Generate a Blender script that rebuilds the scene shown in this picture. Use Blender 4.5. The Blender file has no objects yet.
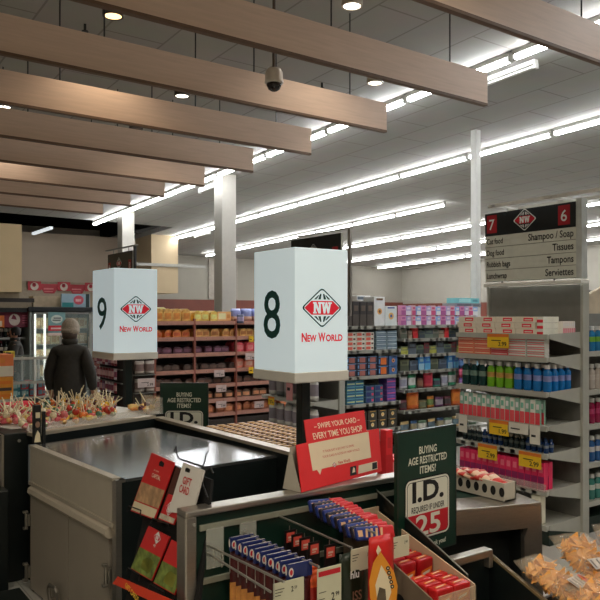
import bpy, bmesh, math, random
from mathutils import Vector as V, Matrix as M4
random.seed(7)
R = random.Random(11)
sc = bpy.context.scene
COL = sc.collection
# ------------------------------------------------------------------ camera frame (metres; camera over the origin)
FPX, CX, CY, EYE, YAW = 730.0, 300.0, 316.0, 1.70, math.radians(35.05)
FW = V((math.sin(YAW), math.cos(YAW), 0)); RT = V((math.cos(YAW), -math.sin(YAW), 0)); UP = V((0, 0, 1))
EYEP = V((0, 0, EYE))
def ray(x, y): return FW + RT*((x-CX)/FPX) + UP*((CY-y)/FPX)
def onz(x, y, z): r = ray(x, y); return EYEP + r*((z-EYE)/r.z)
def onX(x, y, X): r = ray(x, y); return EYEP + r*(X/r.x)
def onY(x, y, Y): r = ray(x, y); return EYEP + r*(Y/r.y)
def onplane(x, y, p, n):
    r = ray(x, y); return EYEP + r*((p-EYEP).dot(n)/r.dot(n))
def zceil(x, y): return 4.6 - .009*x - .033*y
# ------------------------------------------------------------------ materials
def lin(c):
    out = []
    for v in c:
        v = v/255.0
        out.append(v/12.92 if v <= .04045 else ((v+.055)/1.055)**2.4)
    return tuple(out) + (1.0,)
_M = {}
def mat(c, rough=.55, metal=0., noise=.10, scale=14., emit=0., alpha=1., coat=0., name=None, bump=0., stretch=None):
    key = (tuple(c), rough, metal, noise, scale, emit, alpha, coat, bump, stretch)
    if key in _M: return _M[key]
    m = bpy.data.materials.new(name or 'paint_%02x%02x%02x' % tuple(int(v) for v in c)); m.use_nodes = True
    nt = m.node_tree; b = nt.nodes['Principled BSDF']
    L = lin(c)
    b.inputs['Roughness'].default_value = rough; b.inputs['Metallic'].default_value = metal
    if coat: b.inputs['Coat Weight'].default_value = coat
    if alpha < 1: b.inputs['Alpha'].default_value = alpha
    if noise > 0 or bump > 0:
        tc = nt.nodes.new('ShaderNodeTexCoord'); nz = nt.nodes.new('ShaderNodeTexNoise')
        nz.inputs['Scale'].default_value = scale; nz.inputs['Detail'].default_value = 4
        if stretch:
            mp = nt.nodes.new('ShaderNodeMapping'); mp.inputs['Scale'].default_value = stretch
            nt.links.new(tc.outputs['Object'], mp.inputs['Vector']); nt.links.new(mp.outputs['Vector'], nz.inputs['Vector'])
        else: nt.links.new(tc.outputs['Object'], nz.inputs['Vector'])
        rp = nt.nodes.new('ShaderNodeValToRGB')
        rp.color_ramp.elements[0].position = .3; rp.color_ramp.elements[1].position = .7
        rp.color_ramp.elements[0].color = tuple(max(0, v*(1-noise)) for v in L[:3]) + (1,)
        rp.color_ramp.elements[1].color = tuple(min(1, v*(1+noise)) for v in L[:3]) + (1,)
        nt.links.new(nz.outputs['Fac'], rp.inputs['Fac']); nt.links.new(rp.outputs['Color'], b.inputs['Base Color'])
        if bump > 0:
            bp = nt.nodes.new('ShaderNodeBump'); bp.inputs['Strength'].default_value = bump; bp.inputs['Distance'].default_value = .01
            nt.links.new(nz.outputs['Fac'], bp.inputs['Height']); nt.links.new(bp.outputs['Normal'], b.inputs['Normal'])
    else: b.inputs['Base Color'].default_value = L
    if emit:
        b.inputs['Emission Color'].default_value = L; b.inputs['Emission Strength'].default_value = emit
    _M[key] = m
    return m
def glass(c=(235, 240, 240), alpha=.18, rough=.05, name='clear_plastic'):
    key = ('g', tuple(c), alpha, rough)
    if key in _M: return _M[key]
    m = bpy.data.materials.new(name); m.use_nodes = True; nt = m.node_tree
    b = nt.nodes['Principled BSDF']; b.inputs['Base Color'].default_value = lin(c); b.inputs['Roughness'].default_value = rough
    b.inputs['Alpha'].default_value = alpha
    _M[key] = m; return m
def tilemat(name, c1, c2, cm, size, mortar, rough, w=1.0, stag=False):
    m = bpy.data.materials.new(name); m.use_nodes = True; nt = m.node_tree; b = nt.nodes['Principled BSDF']
    tc = nt.nodes.new('ShaderNodeTexCoord'); br = nt.nodes.new('ShaderNodeTexBrick')
    br.offset = 0; br.squash = 1
    br.inputs['Color1'].default_value = lin(c1); br.inputs['Color2'].default_value = lin(c2); br.inputs['Mortar'].default_value = lin(cm)
    br.inputs['Scale'].default_value = 1; br.inputs['Mortar Size'].default_value = mortar; br.inputs['Brick Width'].default_value = size; br.inputs['Row Height'].default_value = size*w
    br.inputs['Mortar Smooth'].default_value = .1
    if stag:
        mp = nt.nodes.new('ShaderNodeMapping'); mp.inputs['Rotation'].default_value = (0, 0, math.pi/2); br.offset = .5
        nt.links.new(tc.outputs['Object'], mp.inputs['Vector']); nt.links.new(mp.outputs['Vector'], br.inputs['Vector'])
    else: nt.links.new(tc.outputs['Object'], br.inputs['Vector'])
    nz = nt.nodes.new('ShaderNodeTexNoise'); nz.inputs['Scale'].default_value = 3; nz.inputs['Detail'].default_value = 6
    nt.links.new(tc.outputs['Object'], nz.inputs['Vector'])
    mx = nt.nodes.new('ShaderNodeMix'); mx.data_type = 'RGBA'; mx.blend_type = 'MULTIPLY'; mx.inputs[0].default_value = .18
    nt.links.new(br.outputs['Color'], mx.inputs[6]); nt.links.new(nz.outputs['Color'], mx.inputs[7])
    nt.links.new(mx.outputs[2], b.inputs['Base Color']); b.inputs['Roughness'].default_value = rough
    return m
# ------------------------------------------------------------------ mesh builder
class Fr:
    """flat frame: origin, right, up; normal comes out towards the reader"""
    def __init__(s, o, u, v): s.o = V(o); s.u = V(u).normalized(); s.v = V(v).normalized(); s.n = s.u.cross(s.v).normalized()
    def p(s, a, b, h=0.): return s.o + s.u*a + s.v*b + s.n*h
ORI = {}
_TX = {}
def glyphs(t, bold):
    k = (t, bold)
    if k not in _TX:
        c = bpy.data.curves.new('txt', 'FONT'); c.body = t; c.size = 1; c.offset = bold; c.resolution_u = 3; c.fill_mode = 'FRONT'
        o = bpy.data.objects.new('txt', c); me = o.to_mesh()
        vs = [(v.co.x, v.co.y) for v in me.vertices]; fs = [tuple(p.vertices) for p in me.polygons]
        o.to_mesh_clear(); bpy.data.objects.remove(o); bpy.data.curves.remove(c)
        _TX[k] = (vs, fs)
    return _TX[k]
class MB:
    def __init__(s): s.b = bmesh.new(); s.mi = 0
    def _f(s, vs):
        try:
            f = s.b.faces.new(vs); f.material_index = s.mi; return f
        except ValueError: return None
    def m(s, i): s.mi = i; return s
    def box(s, c, d, bev=0., rz=0., rot=None):
        x, y, z = [k/2 for k in d]
        mt = rot if rot is not None else M4.Rotation(rz, 3, 'Z')
        vs = [s.b.verts.new(V(c) + mt @ V((a*x, b*y, e*z))) for a in (-1, 1) for b in (-1, 1) for e in (-1, 1)]
        fs = [s._f([vs[i] for i in q]) for q in ((0,1,3,2), (4,6,7,5), (0,4,5,1), (2,3,7,6), (0,2,6,4), (1,5,7,3))]
        if bev > 0:
            es = list({e for f in fs for e in f.edges})
            r = bmesh.ops.bevel(s.b, geom=es, offset=bev, segments=2, affect='EDGES', profile=.5)
            for f in r['faces']: f.material_index = s.mi
        return s
    def span(s, a, b, bev=0.):
        a, b = V(a), V(b); return s.box((a+b)/2, [abs(k) for k in (b-a)], bev)
    def prism(s, poly, off):
        off = V(off); a = [s.b.verts.new(V(p)) for p in poly]; c = [s.b.verts.new(V(p)+off) for p in poly]
        s._f(a[::-1]); s._f(c); n = len(a)
        for i in range(n): s._f([a[i], a[(i+1) % n], c[(i+1) % n], c[i]])
        return s
    def quad(s, *p): s._f([s.b.verts.new(V(q)) for q in p]); return s
    def cyl(s, p0, p1, r0, r1=None, n=12, caps=True):
        p0, p1 = V(p0), V(p1); r1 = r0 if r1 is None else r1; d = (p1-p0).normalized()
        a = d.orthogonal().normalized(); b = d.cross(a)
        A = [s.b.verts.new(p0 + (a*math.cos(t)+b*math.sin(t))*r0) for t in [2*math.pi*i/n for i in range(n)]]
        B = [s.b.verts.new(p1 + (a*math.cos(t)+b*math.sin(t))*r1) for t in [2*math.pi*i/n for i in range(n)]]
        for i in range(n): s._f([A[i], A[(i+1) % n], B[(i+1) % n], B[i]])
        if caps: s._f(A[::-1]); s._f(B)
        return s
    def tube(s, pts, r, n=8):
        pts = [V(p) for p in pts]; prev = None; a = None
        for i, p in enumerate(pts):
            d = (pts[min(i+1, len(pts)-1)] - pts[max(i-1, 0)]).normalized()
            a = d.orthogonal().normalized() if a is None else (a - d*a.dot(d)).normalized()
            b = d.cross(a); ring = [s.b.verts.new(p + (a*math.cos(2*math.pi*k/n)+b*math.sin(2*math.pi*k/n))*r) for k in range(n)]
            if prev:
                for k in range(n): s._f([prev[k], prev[(k+1) % n], ring[(k+1) % n], ring[k]])
            else: s._f(ring[::-1])
            prev = ring
        s._f(prev); return s
    def lathe(s, c, prof, n=14, mats=None, sx=1., sy=1., caps=True):
        c = V(c); prev = None
        for j, (r, z) in enumerate(prof):
            ring = [s.b.verts.new(c + V((r*sx*math.cos(2*math.pi*k/n), r*sy*math.sin(2*math.pi*k/n), z))) for k in range(n)]
            if prev:
                if mats: s.mi = mats[j-1]
                for k in range(n): s._f([prev[k], prev[(k+1) % n], ring[(k+1) % n], ring[k]])
            elif caps: s._f(ring[::-1])
            prev = ring
        if caps: s._f(prev)
        return s
    def ball(s, c, r, n=10, sx=1., sy=1., sz=1.):
        prof = [(max(.0005, r*math.sin(math.pi*i/6)), -r*sz*math.cos(math.pi*i/6)) for i in range(7)]
        return s.lathe(c, prof, n, None, sx, sy)
    def shape(s, fr, pts, h=.0006):
        s._f([s.b.verts.new(fr.p(x, y, h)) for x, y in pts]); return s
    def ring(s, fr, outer, inner, h=.0006):
        a = [s.b.verts.new(fr.p(x, y, h)) for x, y in outer]; b = [s.b.verts.new(fr.p(x, y, h)) for x, y in inner]; n = len(a)
        for i in range(n): s._f([a[i], a[(i+1) % n], b[(i+1) % n], b[i]])
        return s
    def text(s, fr, t, x, y, h, al='c', bold=.0, cond=1., hh=.0008, width=None, slant=0., rise=0.):
        """cap height h, baseline y"""
        vs, fs = glyphs(t, bold)
        if not vs: return s
        k = h/.70; x0 = min(v[0] for v in vs); x1 = max(v[0] for v in vs)
        if width: cond = width/((x1-x0)*k)
        o = {'c': (x0+x1)/2, 'l': x0, 'r': x1}[al]
        W = [s.b.verts.new(fr.p(x + (a-o)*k*cond + slant*b*k, y + b*k + rise*(a-o)*k*cond, hh)) for a, b in vs]
        for f in fs: s._f([W[i] for i in f])
        return s
    def bag(s, c, w, h, t, nz=.0, rnd=R, mid=0, band=None, nx=8, ny=10, crimp=.06):
        """upright pillow bag, front to -Y, base centre c"""
        c = V(c); G = {}
        for sd in (0, 1):
            for i in range(nx+1):
                for j in range(ny+1):
                    u, q = i/nx*2-1, j/ny
                    e = max(0., (1-abs(u)**3.))*max(0., min(1., (q/.10)))**.5*max(0., min(1., ((1-q)/.22)))**.6
                    if (i in (0, nx) or j in (0, ny)) and sd: G[sd, i, j] = G[0, i, j]; continue
                    n = rnd.uniform(-1, 1)*nz*e
                    ww = w/2*(1-.10*e) * (1 - .06*max(0, q-.85)/.15)
                    G[sd, i, j] = s.b.verts.new(c + V((u*ww, (t/2*e+.001+n)*(-1 if sd == 0 else 1), q*h)))
        for sd in (0, 1):
            for i in range(nx):
                for j in range(ny):
                    q = (j+.5)/ny
                    s.mi = mid
                    if band and band[0] < q < band[1]: s.mi = band[2]
                    f = [G[sd, i, j], G[sd, i+1, j], G[sd, i+1, j+1], G[sd, i, j+1]]
                    s._f(f if sd == 0 else f[::-1])
        return s
    def build(s, name, mats, parent=None, loc=None, smooth=False, label=None, solid=0.):
        me = bpy.data.meshes.new(name)
        bmesh.ops.recalc_face_normals(s.b, faces=s.b.faces) if not solid else None
        if parent is not None: o0 = ORI[parent.name]
        elif loc is not None: o0 = V(loc)
        else:
            xs = [v.co for v in s.b.verts]
            o0 = V(((min(v.x for v in xs)+max(v.x for v in xs))/2, (min(v.y for v in xs)+max(v.y for v in xs))/2, min(v.z for v in xs)))
        for v in s.b.verts: v.co -= o0
        if smooth:
            for f in s.b.faces: f.smooth = True
        s.b.to_mesh(me); s.b.free()
        for m in (mats if isinstance(mats, (list, tuple)) else [mats]): me.materials.append(m)
        o = bpy.data.objects.new(name, me); COL.objects.link(o)
        if parent is not None: o.parent = parent
        else: o.location = o0
        ORI[o.name] = o0
        if label: o['label'] = label
        return o
def tag(o, label, cat, group=None, kind=None):
    o['label'] = label; o['category'] = cat
    if group: o['group'] = group
    if kind: o['kind'] = kind
    return o
def thing(name, label, cat, loc, group=None):
    o = bpy.data.objects.new(name, None); o.empty_display_size = .1; COL.objects.link(o); o.location = V(loc); ORI[o.name] = V(loc)
    return tag(o, label, cat, group)
def struct(o): o['kind'] = 'structure'; return o
def dup(root, loc, rz=0., label=None, group=None, tilt=None):
    r = root.copy(); COL.objects.link(r); r.location = V(loc); r.rotation_euler = tilt if tilt else (0, 0, rz)
    if label: r['label'] = label
    if group: r['group'] = group
    for ch in list(root.children):
        c = ch.copy(); COL.objects.link(c); c.parent = r
        for g in list(ch.children):
            d = g.copy(); COL.objects.link(d); d.parent = c
    return r
class Kind:
    """one product: the first placing moves the original, later ones copy it"""
    def __init__(s, o): s.o = o; s.used = False
    def put(s, loc, rz=0., label=None, group=None, tilt=None):
        if not s.used:
            s.used = True; s.o.location = V(loc); s.o.rotation_euler = tilt if tilt else (0, 0, rz)
            if label: s.o['label'] = label
            if group: s.o['group'] = group
            return s.o
        return dup(s.o, loc, rz, label, group, tilt)
def rect(x0, y0, x1, y1): return [(x0, y0), (x1, y0), (x1, y1), (x0, y1)]
def rrect(x0, y0, x1, y1, r, n=5):
    out = []
    for cx, cy, a in ((x1-r, y0+r, -90), (x1-r, y1-r, 0), (x0+r, y1-r, 90), (x0+r, y0+r, 180)):
        for i in range(n+1):
            t = math.radians(a + 90*i/n); out.append((cx+r*math.cos(t), cy+r*math.sin(t)))
    return out
def ell(cx, cy, rx, ry, n=24): return [(cx+rx*math.cos(2*math.pi*i/n), cy+ry*math.sin(2*math.pi*i/n)) for i in range(n)]
FACE_X = -math.pi/2     # turn a front from -Y to -X
# common paints
WHITE = mat((232, 232, 226), .5, noise=.03); OFFW = mat((214, 210, 198), .5, noise=.05); BLACK = mat((16, 18, 18), .45, noise=.2)
DGREEN = mat((14, 44, 34), .42, noise=.15); LGREEN = mat((10, 52, 42), .5, noise=0); RED = mat((200, 28, 44), .5, noise=.04); STEEL = mat((176, 170, 160), .32, .9, noise=.08, scale=30, stretch=(1, 1, 12))
GREYM = mat((150, 148, 140), .45, .3, noise=.05); PTICK = mat((226, 222, 210), .6, noise=.03); YEL = mat((246, 200, 38), .55, noise=.04); INK = mat((22, 22, 24), .6, noise=0)
WIRE = mat((190, 188, 180), .3, .9, noise=0); DKWIRE = mat((20, 20, 20), .4, .2, noise=0); CREAM = mat((222, 210, 178), .6, noise=.04); CARD = mat((196, 176, 146), .75, noise=.06)
LOGOR = mat((205, 30, 52), .5, noise=0); LOGOW = mat((236, 238, 236), .5, noise=0)
# ================================================================== THE SETTING
FLOORM = tilemat('floor_tiles', (184, 181, 172), (190, 187, 178), (150, 146, 138), .6, .004, .35)
CEILM = tilemat('ceiling_tiles', (172, 170, 163), (169, 167, 160), (140, 137, 130), 1.2, .010, .8, .5, True)
WALLM = mat((158, 153, 141), .8, noise=.03, scale=2); WALLB = mat((190, 172, 152), .8, noise=.03, scale=2); BEIGE = mat((182, 162, 130), .8, noise=.03, scale=2)
BROWN = mat((112, 58, 44), .6, noise=.08, scale=5); VOID = mat((8, 9, 10), .9, noise=.1)
struct(MB().span((-4, -4, -.1), (21, 23, 0)).build('floor', FLOORM, loc=(0, 0, 0)))
def slab(x0, y0, x1, y1, name='ceiling', m=CEILM, dz=0.):
    b = MB(); P = [(x0, y0), (x1, y0), (x1, y1), (x0, y1)]
    b.prism([(x, y, zceil(x, y)+dz) for x, y in P], (0, 0, .12))
    return struct(b.build(name, m, loc=(0, 0, 0)))
slab(-4, -4, 21, 17.1); slab(8.05, 17.1, 21, 22.6)
# roof space past the edge of the tiles, its unlit dark painted near-black
b = MB().span((-4, 17.2, 6.0), (8.2, 23, 6.1)).span((-4, 22.9, 3.5), (8.2, 23, 6.0)).span((8.06, 17.22, 4.16), (8.2, 23, 6.0)).span((-4, 17.1, 4.18), (8.06, 17.2, 6.0))
struct(b.build('ceiling_roof_space', VOID, loc=(0, 0, 0)))
struct(MB().span((1.5, 20, 1.9), (8.9, 20.12, 3.93)).build('wall_bulkhead', WALLB, loc=(0, 0, 0)))
struct(MB().span((-4, 22.5, 2.26), (21, 22.62, 4.4)).build('wall_back', WALLM, loc=(0, 0, 0)))
struct(MB().span((-4, 22.46, 0), (21, 22.62, 2.26)).build('trim_1', BROWN, loc=(0, 0, 0)))
struct(MB().span((21, -4, 2.2), (21.12, 22.6, 4.6)).build('wall_right', WALLM, loc=(0, 0, 0)))
struct(MB().span((20.96, -4, 0), (21.12, 22.6, 2.2)).build('trim_2', BROWN, loc=(0, 0, 0)))
struct(MB().span((-4.12, -4, 0), (-4, 23, 4.8)).build('wall_left', WALLM, loc=(0, 0, 0)))
struct(MB().span((-4, -4.12, 0), (21, -4, 4.8)).build('wall_front', WALLM, loc=(0, 0, 0)))
# door-height frame line on the far wall
struct(MB().span((12.95, 22.44, 2.3), (13.05, 22.5, 3.8)).span((11.9, 22.45, 2.3), (12.5, 22.5, 3.66)).build('trim_3', mat((168, 160, 148), .7), loc=(0, 0, 0)))
# two hanging beige bulkhead boxes over the service counters
struct(MB().span((8.06, 18.5, 2.33), (8.85, 19.6, 3.92)).build('wall_panel_deli', BEIGE, loc=(0, 0, 0)))
struct(MB().span((-1, 14, 2.14), (3.54, 14.5, 3.39)).build('wall_panel_left', mat((226, 200, 156), .8, noise=.03, scale=2), loc=(0, 0, 0)))  # paler beige stands in for downlight falling on this box
struct(MB().span((7.2, 18.45, 3.05), (9.7, 18.5, 3.13)).build('trim_4', GREYM, loc=(0, 0, 0)))
# columns
for nm, (x, y), w in (('pillar_white', (6.28, 11.24), .285), ('pillar_far', (6.15, 15.5), .285)):
    struct(MB().span((x-w/2, y-w/2, 0), (x+w/2, y+w/2, zceil(x, y)), .01).build(nm, mat((200, 196, 186), .5, noise=.03)))
struct(MB().span((7.83, 6.90, 0), (7.925, 7.0, zceil(7.9, 7)), .006).build('pillar_thin', WHITE))
# ================================================================== CEILING: baffles, lights, camera
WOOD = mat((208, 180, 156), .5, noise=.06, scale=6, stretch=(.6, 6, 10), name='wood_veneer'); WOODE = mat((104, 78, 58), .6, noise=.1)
ordw = ['nearest', 'second', 'third', 'fourth', 'fifth', 'sixth', 'seventh', 'eighth', 'ninth', 'tenth', 'eleventh', 'twelfth', 'thirteenth', 'fourteenth', 'fifteenth', 'sixteenth']
by = [2.98, 4.04, 5.07, 6.11, 7.10, 8.07, 8.95, 9.78, 10.65]
bx = [4.86, 4.70, 4.52, 4.415, 4.32, 4.21, 4.08, 3.94, 3.86, 3.8, 3.76, 3.72, 3.68, 3.64, 3.6]
for i, (y, xe) in enumerate(zip(by, bx)):
    z0 = 3.6 - .033*y; sl = -.009
    x0 = -1.6
    if i == 0: lb = 'nearest wooden ceiling baffle, crossing the upper right corner'
    elif i < 4: lb = ['', 'wooden ceiling baffle ending beside the unlit batten, second nearest', 'wooden ceiling baffle behind the dome camera, third nearest', 'wooden ceiling baffle just beyond the dome camera one, fourth nearest'][i]
    else: lb = '%s wooden ceiling baffle counted from the nearest one at upper right' % ordw[i]
    t = thing('ceiling_baffle', lb, 'ceiling baffle', ((x0+xe)/2, y, z0), 'wooden ceiling baffles')
    P = lambda x, z: (x, y-.02, z + sl*x)
    MB().prism([P(x0, z0+.02), P(xe, z0+.02), P(xe, z0+.27), P(x0, z0+.27)], (0, .04, 0)).build('panel', WOOD, t)
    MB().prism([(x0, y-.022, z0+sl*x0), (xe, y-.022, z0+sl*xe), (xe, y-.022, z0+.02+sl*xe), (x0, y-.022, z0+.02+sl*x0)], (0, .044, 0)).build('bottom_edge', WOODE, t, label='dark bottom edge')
    if i < 9:
        for x in (.6, 1.85, 3.1, xe-.42):
            MB().cyl((x, y, z0+.26+sl*x), (x, y, zceil(x, y)+.01), .006, n=6).build('hanger_rod', BLACK, t)
# fluorescent rows hung under the tiles
TUBE = mat((250, 252, 255), .4, noise=0, emit=38., name='lamp_white'); FIX = mat((226, 226, 220), .5, noise=.02)
def batten(lit=True, k=1.):
    t = thing('fluorescent_batten', 'x', 'ceiling light', (0, 0, 0), 'g')
    r = M4.Rotation(-.033, 3, 'X')
    MB().box((0, 0, -.03), (.07, 1.52*k, .05), .004, rot=r).build('housing', FIX, t)
    b = MB()
    if lit: b.box((0, 0, -.075), (.075, 1.46, .042), .012, rot=r)
    else: b.box((0, 0, -.075), (.05, 1.44*k, .03), .01, rot=r)
    b.build('tube', TUBE if lit else WHITE, t)
    for s in (-1, 1): MB().box(r @ V((0, s*.745*k, -.072)), (.06, .03, .06), .004, rot=r).build('end_cap', WHITE, t)
    return Kind(t)
BK = batten()
rows = [(6.02, 4.826-1.55*4, 12, 'row nearest the wooden baffles'), (8.75, 6.323-1.55*4, 12, 'long second row from the baffles'), (11.44, 10.912, 8, 'third row from the baffles'),
        (14.15, 7.45, 10, 'fourth row from the baffles'), (16.8, 7.1, 10, 'fifth row from the baffles'), (19.35, 8.2, 9, 'farthest row before the back wall')]
for x, y0, n, ds in rows:
    for k in range(n):
        y = y0 + 1.55*(k+.5)
        if y+.8 > (17.3 if x < 8 else 22.4): continue
        BK.put((x, y, zceil(x, y)), 0, 'lit white fluorescent batten in the ' + ds, 'fluorescent battens, ' + ds)
UB = batten(False, .55)
for (px, py), lb in (((504, 76), 'unlit white batten beside the end of the second wooden baffle'), ((210, 187), 'unlit white batten left of the thick white pillar, under the baffle tips'), ((202, 235), 'unlit white batten low behind the left edge of the thick white pillar')):
    p = None
    for z in (4.36, 4.1, 3.95):
        p = onz(px, py, z)
        if abs(zceil(p.x, p.y) - z) < .12: break
    z = zceil(p.x, p.y); p = onz(px, py, z-.05)
    UB.put((p.x, p.y, zceil(p.x, p.y)), 0, lb, 'unlit ceiling battens')
# light leaking in the dark roof space
o = MB().box((4.6, 18.6, 4.1), (.08, 1.6, .06)).build('fluorescent_batten', mat((225, 232, 235), .5, noise=0, emit=.8)); p = onY(42, 232, 18.9); o.location = (p.x, 18.9, p.z)
tag(o, 'dim batten lamp glowing inside the dark roof space at left', 'ceiling light')
# downlights
WARM = mat((255, 206, 146), .4, noise=0, emit=2.6, name='lamp_warm'); COOL = mat((255, 244, 226), .4, noise=0, emit=4., name='lamp_cool'); DIM = mat((90, 70, 52), .5, noise=0)
def downlight(px, py, r, m, body, lb, power, colr):
    d = r*730/{True: 1, False: 1}[True]
    for z in [4.4-.02*k for k in range(40)]:
        p = onz(px, py, z)
        if zceil(p.x, p.y) - z > .22: break
    t = thing('downlight', lb, 'ceiling light', (p.x, p.y, p.z), 'round downlights between the baffles')
    zc = zceil(p.x, p.y)
    MB().cyl((p.x, p.y, p.z+.012), (p.x, p.y, p.z+.17), .085, n=24).build('can', body, t, smooth=False)
    MB().cyl((p.x, p.y, p.z), (p.x, p.y, p.z+.02), .07, n=24).build('lamp', m, t)
    b = MB(); n = 24; b.lathe((p.x, p.y, p.z-.004), [(.085, 0), (.086, .02), (.072, .02), (.070, 0), (.085, 0)], 24, caps=False); b.build('trim_ring', body, t)
    MB().cyl((p.x, p.y, p.z+.17), (p.x, p.y, zc+.01), .012, n=8).build('stem', body, t)
    if power:
        l = bpy.data.lights.new('downlight_lamp', 'SPOT'); l.energy = power; l.color = colr; l.spot_size = 2.2; l.spot_blend = .7; l.shadow_soft_size = .06
        lo = bpy.data.objects.new('downlight_lamp', l); COL.objects.link(lo); lo.parent = t; lo.location = (0, 0, -.012)
CANW = mat((200, 190, 176), .5); CANB = mat((60, 50, 42), .5)
downlight(113, 16, 9, WARM, CANB, 'warm lit downlight at the top left between the first baffles', 34, (1, .82, .62))
downlight(352, 6, 8, COOL, CANW, 'bright white downlight at the top of the photo, right of centre', 34, (1, .9, .78))
downlight(375, 83, 6, COOL, CANW, 'bright downlight just below the second baffle, right of the dome camera', 34, (1, .9, .78))
downlight(182, 96, 7, COOL, CANB, 'small downlight showing under the third baffle, left of the dome camera', 34, (1, .9, .78))
downlight(4, 107, 6, COOL, CANB, 'downlight cut by the left edge of the photo', 34, (1, .9, .78))
downlight(136, 129, 6, DIM, CANB, 'dark unlit downlight under the fourth baffle', 0, None)
# unseen downlights added behind the viewer to brighten the foreground
for x in (-2.6, -.9, .8, 2.5):
    for y in (-3.2, -1.5, .25, 1.95):
        zc = zceil(x, y); t = thing('downlight', 'added unseen downlight brightening the checkouts nearer than the first baffle', 'ceiling light', (x, y, zc-.3), 'added round downlights out of view')
        MB().cyl((x, y, zc-.29), (x, y, zc), .085, n=16).build('can', CANW, t); MB().cyl((x, y, zc-.3), (x, y, zc-.28), .07, n=16).build('lamp', COOL, t)
        l = bpy.data.lights.new('downlight_lamp', 'SPOT'); l.energy = 70; l.color = (1, .88, .72); l.spot_size = 2.5; l.spot_blend = .6; l.shadow_soft_size = .07
        lo = bpy.data.objects.new('downlight_lamp', l); COL.objects.link(lo); lo.parent = t; lo.location = (0, 0, -.012)
# dome security camera
p = ond = EYEP + ray(274, 80)*5.35
t = thing('security_camera', 'white dome security camera hanging between wooden baffles', 'security camera', p)
MB().lathe(p, [(.016, .085), (.05, .08), (.064, .055), (.066, .0), (.069, -.008), (.069, -.024), (.058, -.028)], 20).build('housing', mat((226, 218, 206), .4), t, smooth=True)
MB().lathe(p, [(.056, -.024), (.054, -.045), (.041, -.07), (.02, -.082), (.004, -.085)], 20).build('dome', mat((30, 24, 22), .12, noise=0), t, smooth=True)
MB().cyl(p+V((0, 0, .08)), (p.x, p.y, zceil(p.x, p.y)+.01), .012, n=10).build('stem', mat((90, 76, 62), .5), t)
for px, py, lb in ((85, 31, 'small dark sprinkler head on the upper left tiles'), (322, 88, 'small dark sprinkler head right of the dome camera'), (43, 33, 'x')):
    if lb == 'x': continue
    for z in [4.5-.02*k for k in range(40)]:
        p = onz(px, py, z)
        if zceil(p.x, p.y) - z > .05: break
    tag(MB().cyl((p.x, p.y, zceil(p.x, p.y)+.01), (p.x, p.y, p.z), .012, n=8).cyl((p.x, p.y, p.z), (p.x, p.y, p.z-.008), .03, n=10).build('sprinkler_head', BLACK), lb, 'sprinkler')
# ================================================================== LOGO, SIGNS
def diamond(a, b, r=.16, n=6):
    """rounded rhombus half width a, half height b"""
    P = [V((a, 0)), V((0, b)), V((-a, 0)), V((0, -b))]; out = []
    for i in range(4):
        p, q, s = P[i], P[i-1], P[(i+1) % 4]
        d0 = (q-p).normalized()*r*a; d1 = (s-p).normalized()*r*a
        A, B = p+d0, p+d1
        for k in range(n+1):
            t = k/n; c = A*(1-t)**2 + p*2*t*(1-t) + B*t*t; out.append((c.x, c.y))
    return out
def scl(P, k, cx, cy): return [(cx+x*k, cy+y*k) for x, y in P]
def wedge(x0, x1, t0, t1, y0, y1): return [(x0, y0), (x1, y0), (t1, y1), (t0, y1)]
SER = {'N': [[(-.42,-.5),(-.18,-.5),(-.18,.5),(-.42,.5)], [(.18,-.5),(.42,-.5),(.42,.5),(.18,.5)], [(-.42,.5),(-.14,.5),(.42,-.5),(.14,-.5)], [(-.52,.36),(-.1,.36),(-.1,.5),(-.52,.5)], [(.08,.36),(.52,.36),(.52,.5),(.08,.5)], [(-.52,-.5),(-.08,-.5),(-.08,-.36),(-.52,-.36)]],
       'W': [[(-.55,.5),(-.3,.5),(-.12,-.5),(-.34,-.5)], [(-.34,-.5),(-.12,-.5),(.08,.5),(-.1,.5)], [(-.1,.5),(.1,.5),(.34,-.5),(.12,-.5)], [(.12,-.5),(.34,-.5),(.58,.5),(.34,.5)], [(-.66,.36),(-.2,.36),(-.2,.5),(-.66,.5)], [(.2,.36),(.68,.36),(.68,.5),(.2,.5)]]}
def emblem(fr, cx, cy, a, parent, name='emblem', light=LOGOW, dark=LGREEN, red=LOGOR, inv=False):
    """green-edged white diamond, globe lines, red band with two white serif letters; half width a"""
    b = .80*a; B = MB()
    D = diamond(a, b); B.m(1 if inv else 0).shape(fr, scl(D, 1, cx, cy), .0006); B.m(0 if inv else 1).shape(fr, scl(D, .9 if inv else .915, cx, cy), .0010)
    h = .27*a; B.m(2).shape(fr, [(cx-.86*a, cy), (cx-.52*a, cy-h), (cx+.52*a, cy-h), (cx+.86*a, cy), (cx+.52*a, cy+h), (cx-.52*a, cy+h)], .0014)
    for sg in (1, -1):
        for k, (w0, w1) in enumerate(((-.40, -.28), (-.20, -.07), (.07, .20), (.28, .40))):
            y0, y1 = cy+sg*(h+.06*a), cy+sg*(h+.28*a - (.06*a if k in (0, 3) else 0))
            f = .5; B.m(1 if inv else 0)
            B.shape(fr, [(cx+w0*a, y0), (cx+w1*a, y0), (cx+w1*a*f, y1), (cx+w0*a*f, y1)] if sg > 0 else [(cx+w0*a*f, y1), (cx+w1*a*f, y1), (cx+w1*a, y0), (cx+w0*a, y0)], .0014)
    for ch, ox in (('N', -.24), ('W', .2)):
        for i, P in enumerate(SER[ch]): B.m(1).shape(fr, [(cx+(ox+x*.40)*a, cy+y*.44*a) for x, y in P], .0018+.00008*i)
    return B.build(name, [dark, light, red], parent, solid=1)
LB = mat((214, 230, 234), .35, noise=.03, scale=3, emit=.37, name='lit_acrylic'); LBF = mat((226, 224, 214), .45, noise=.03)
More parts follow.
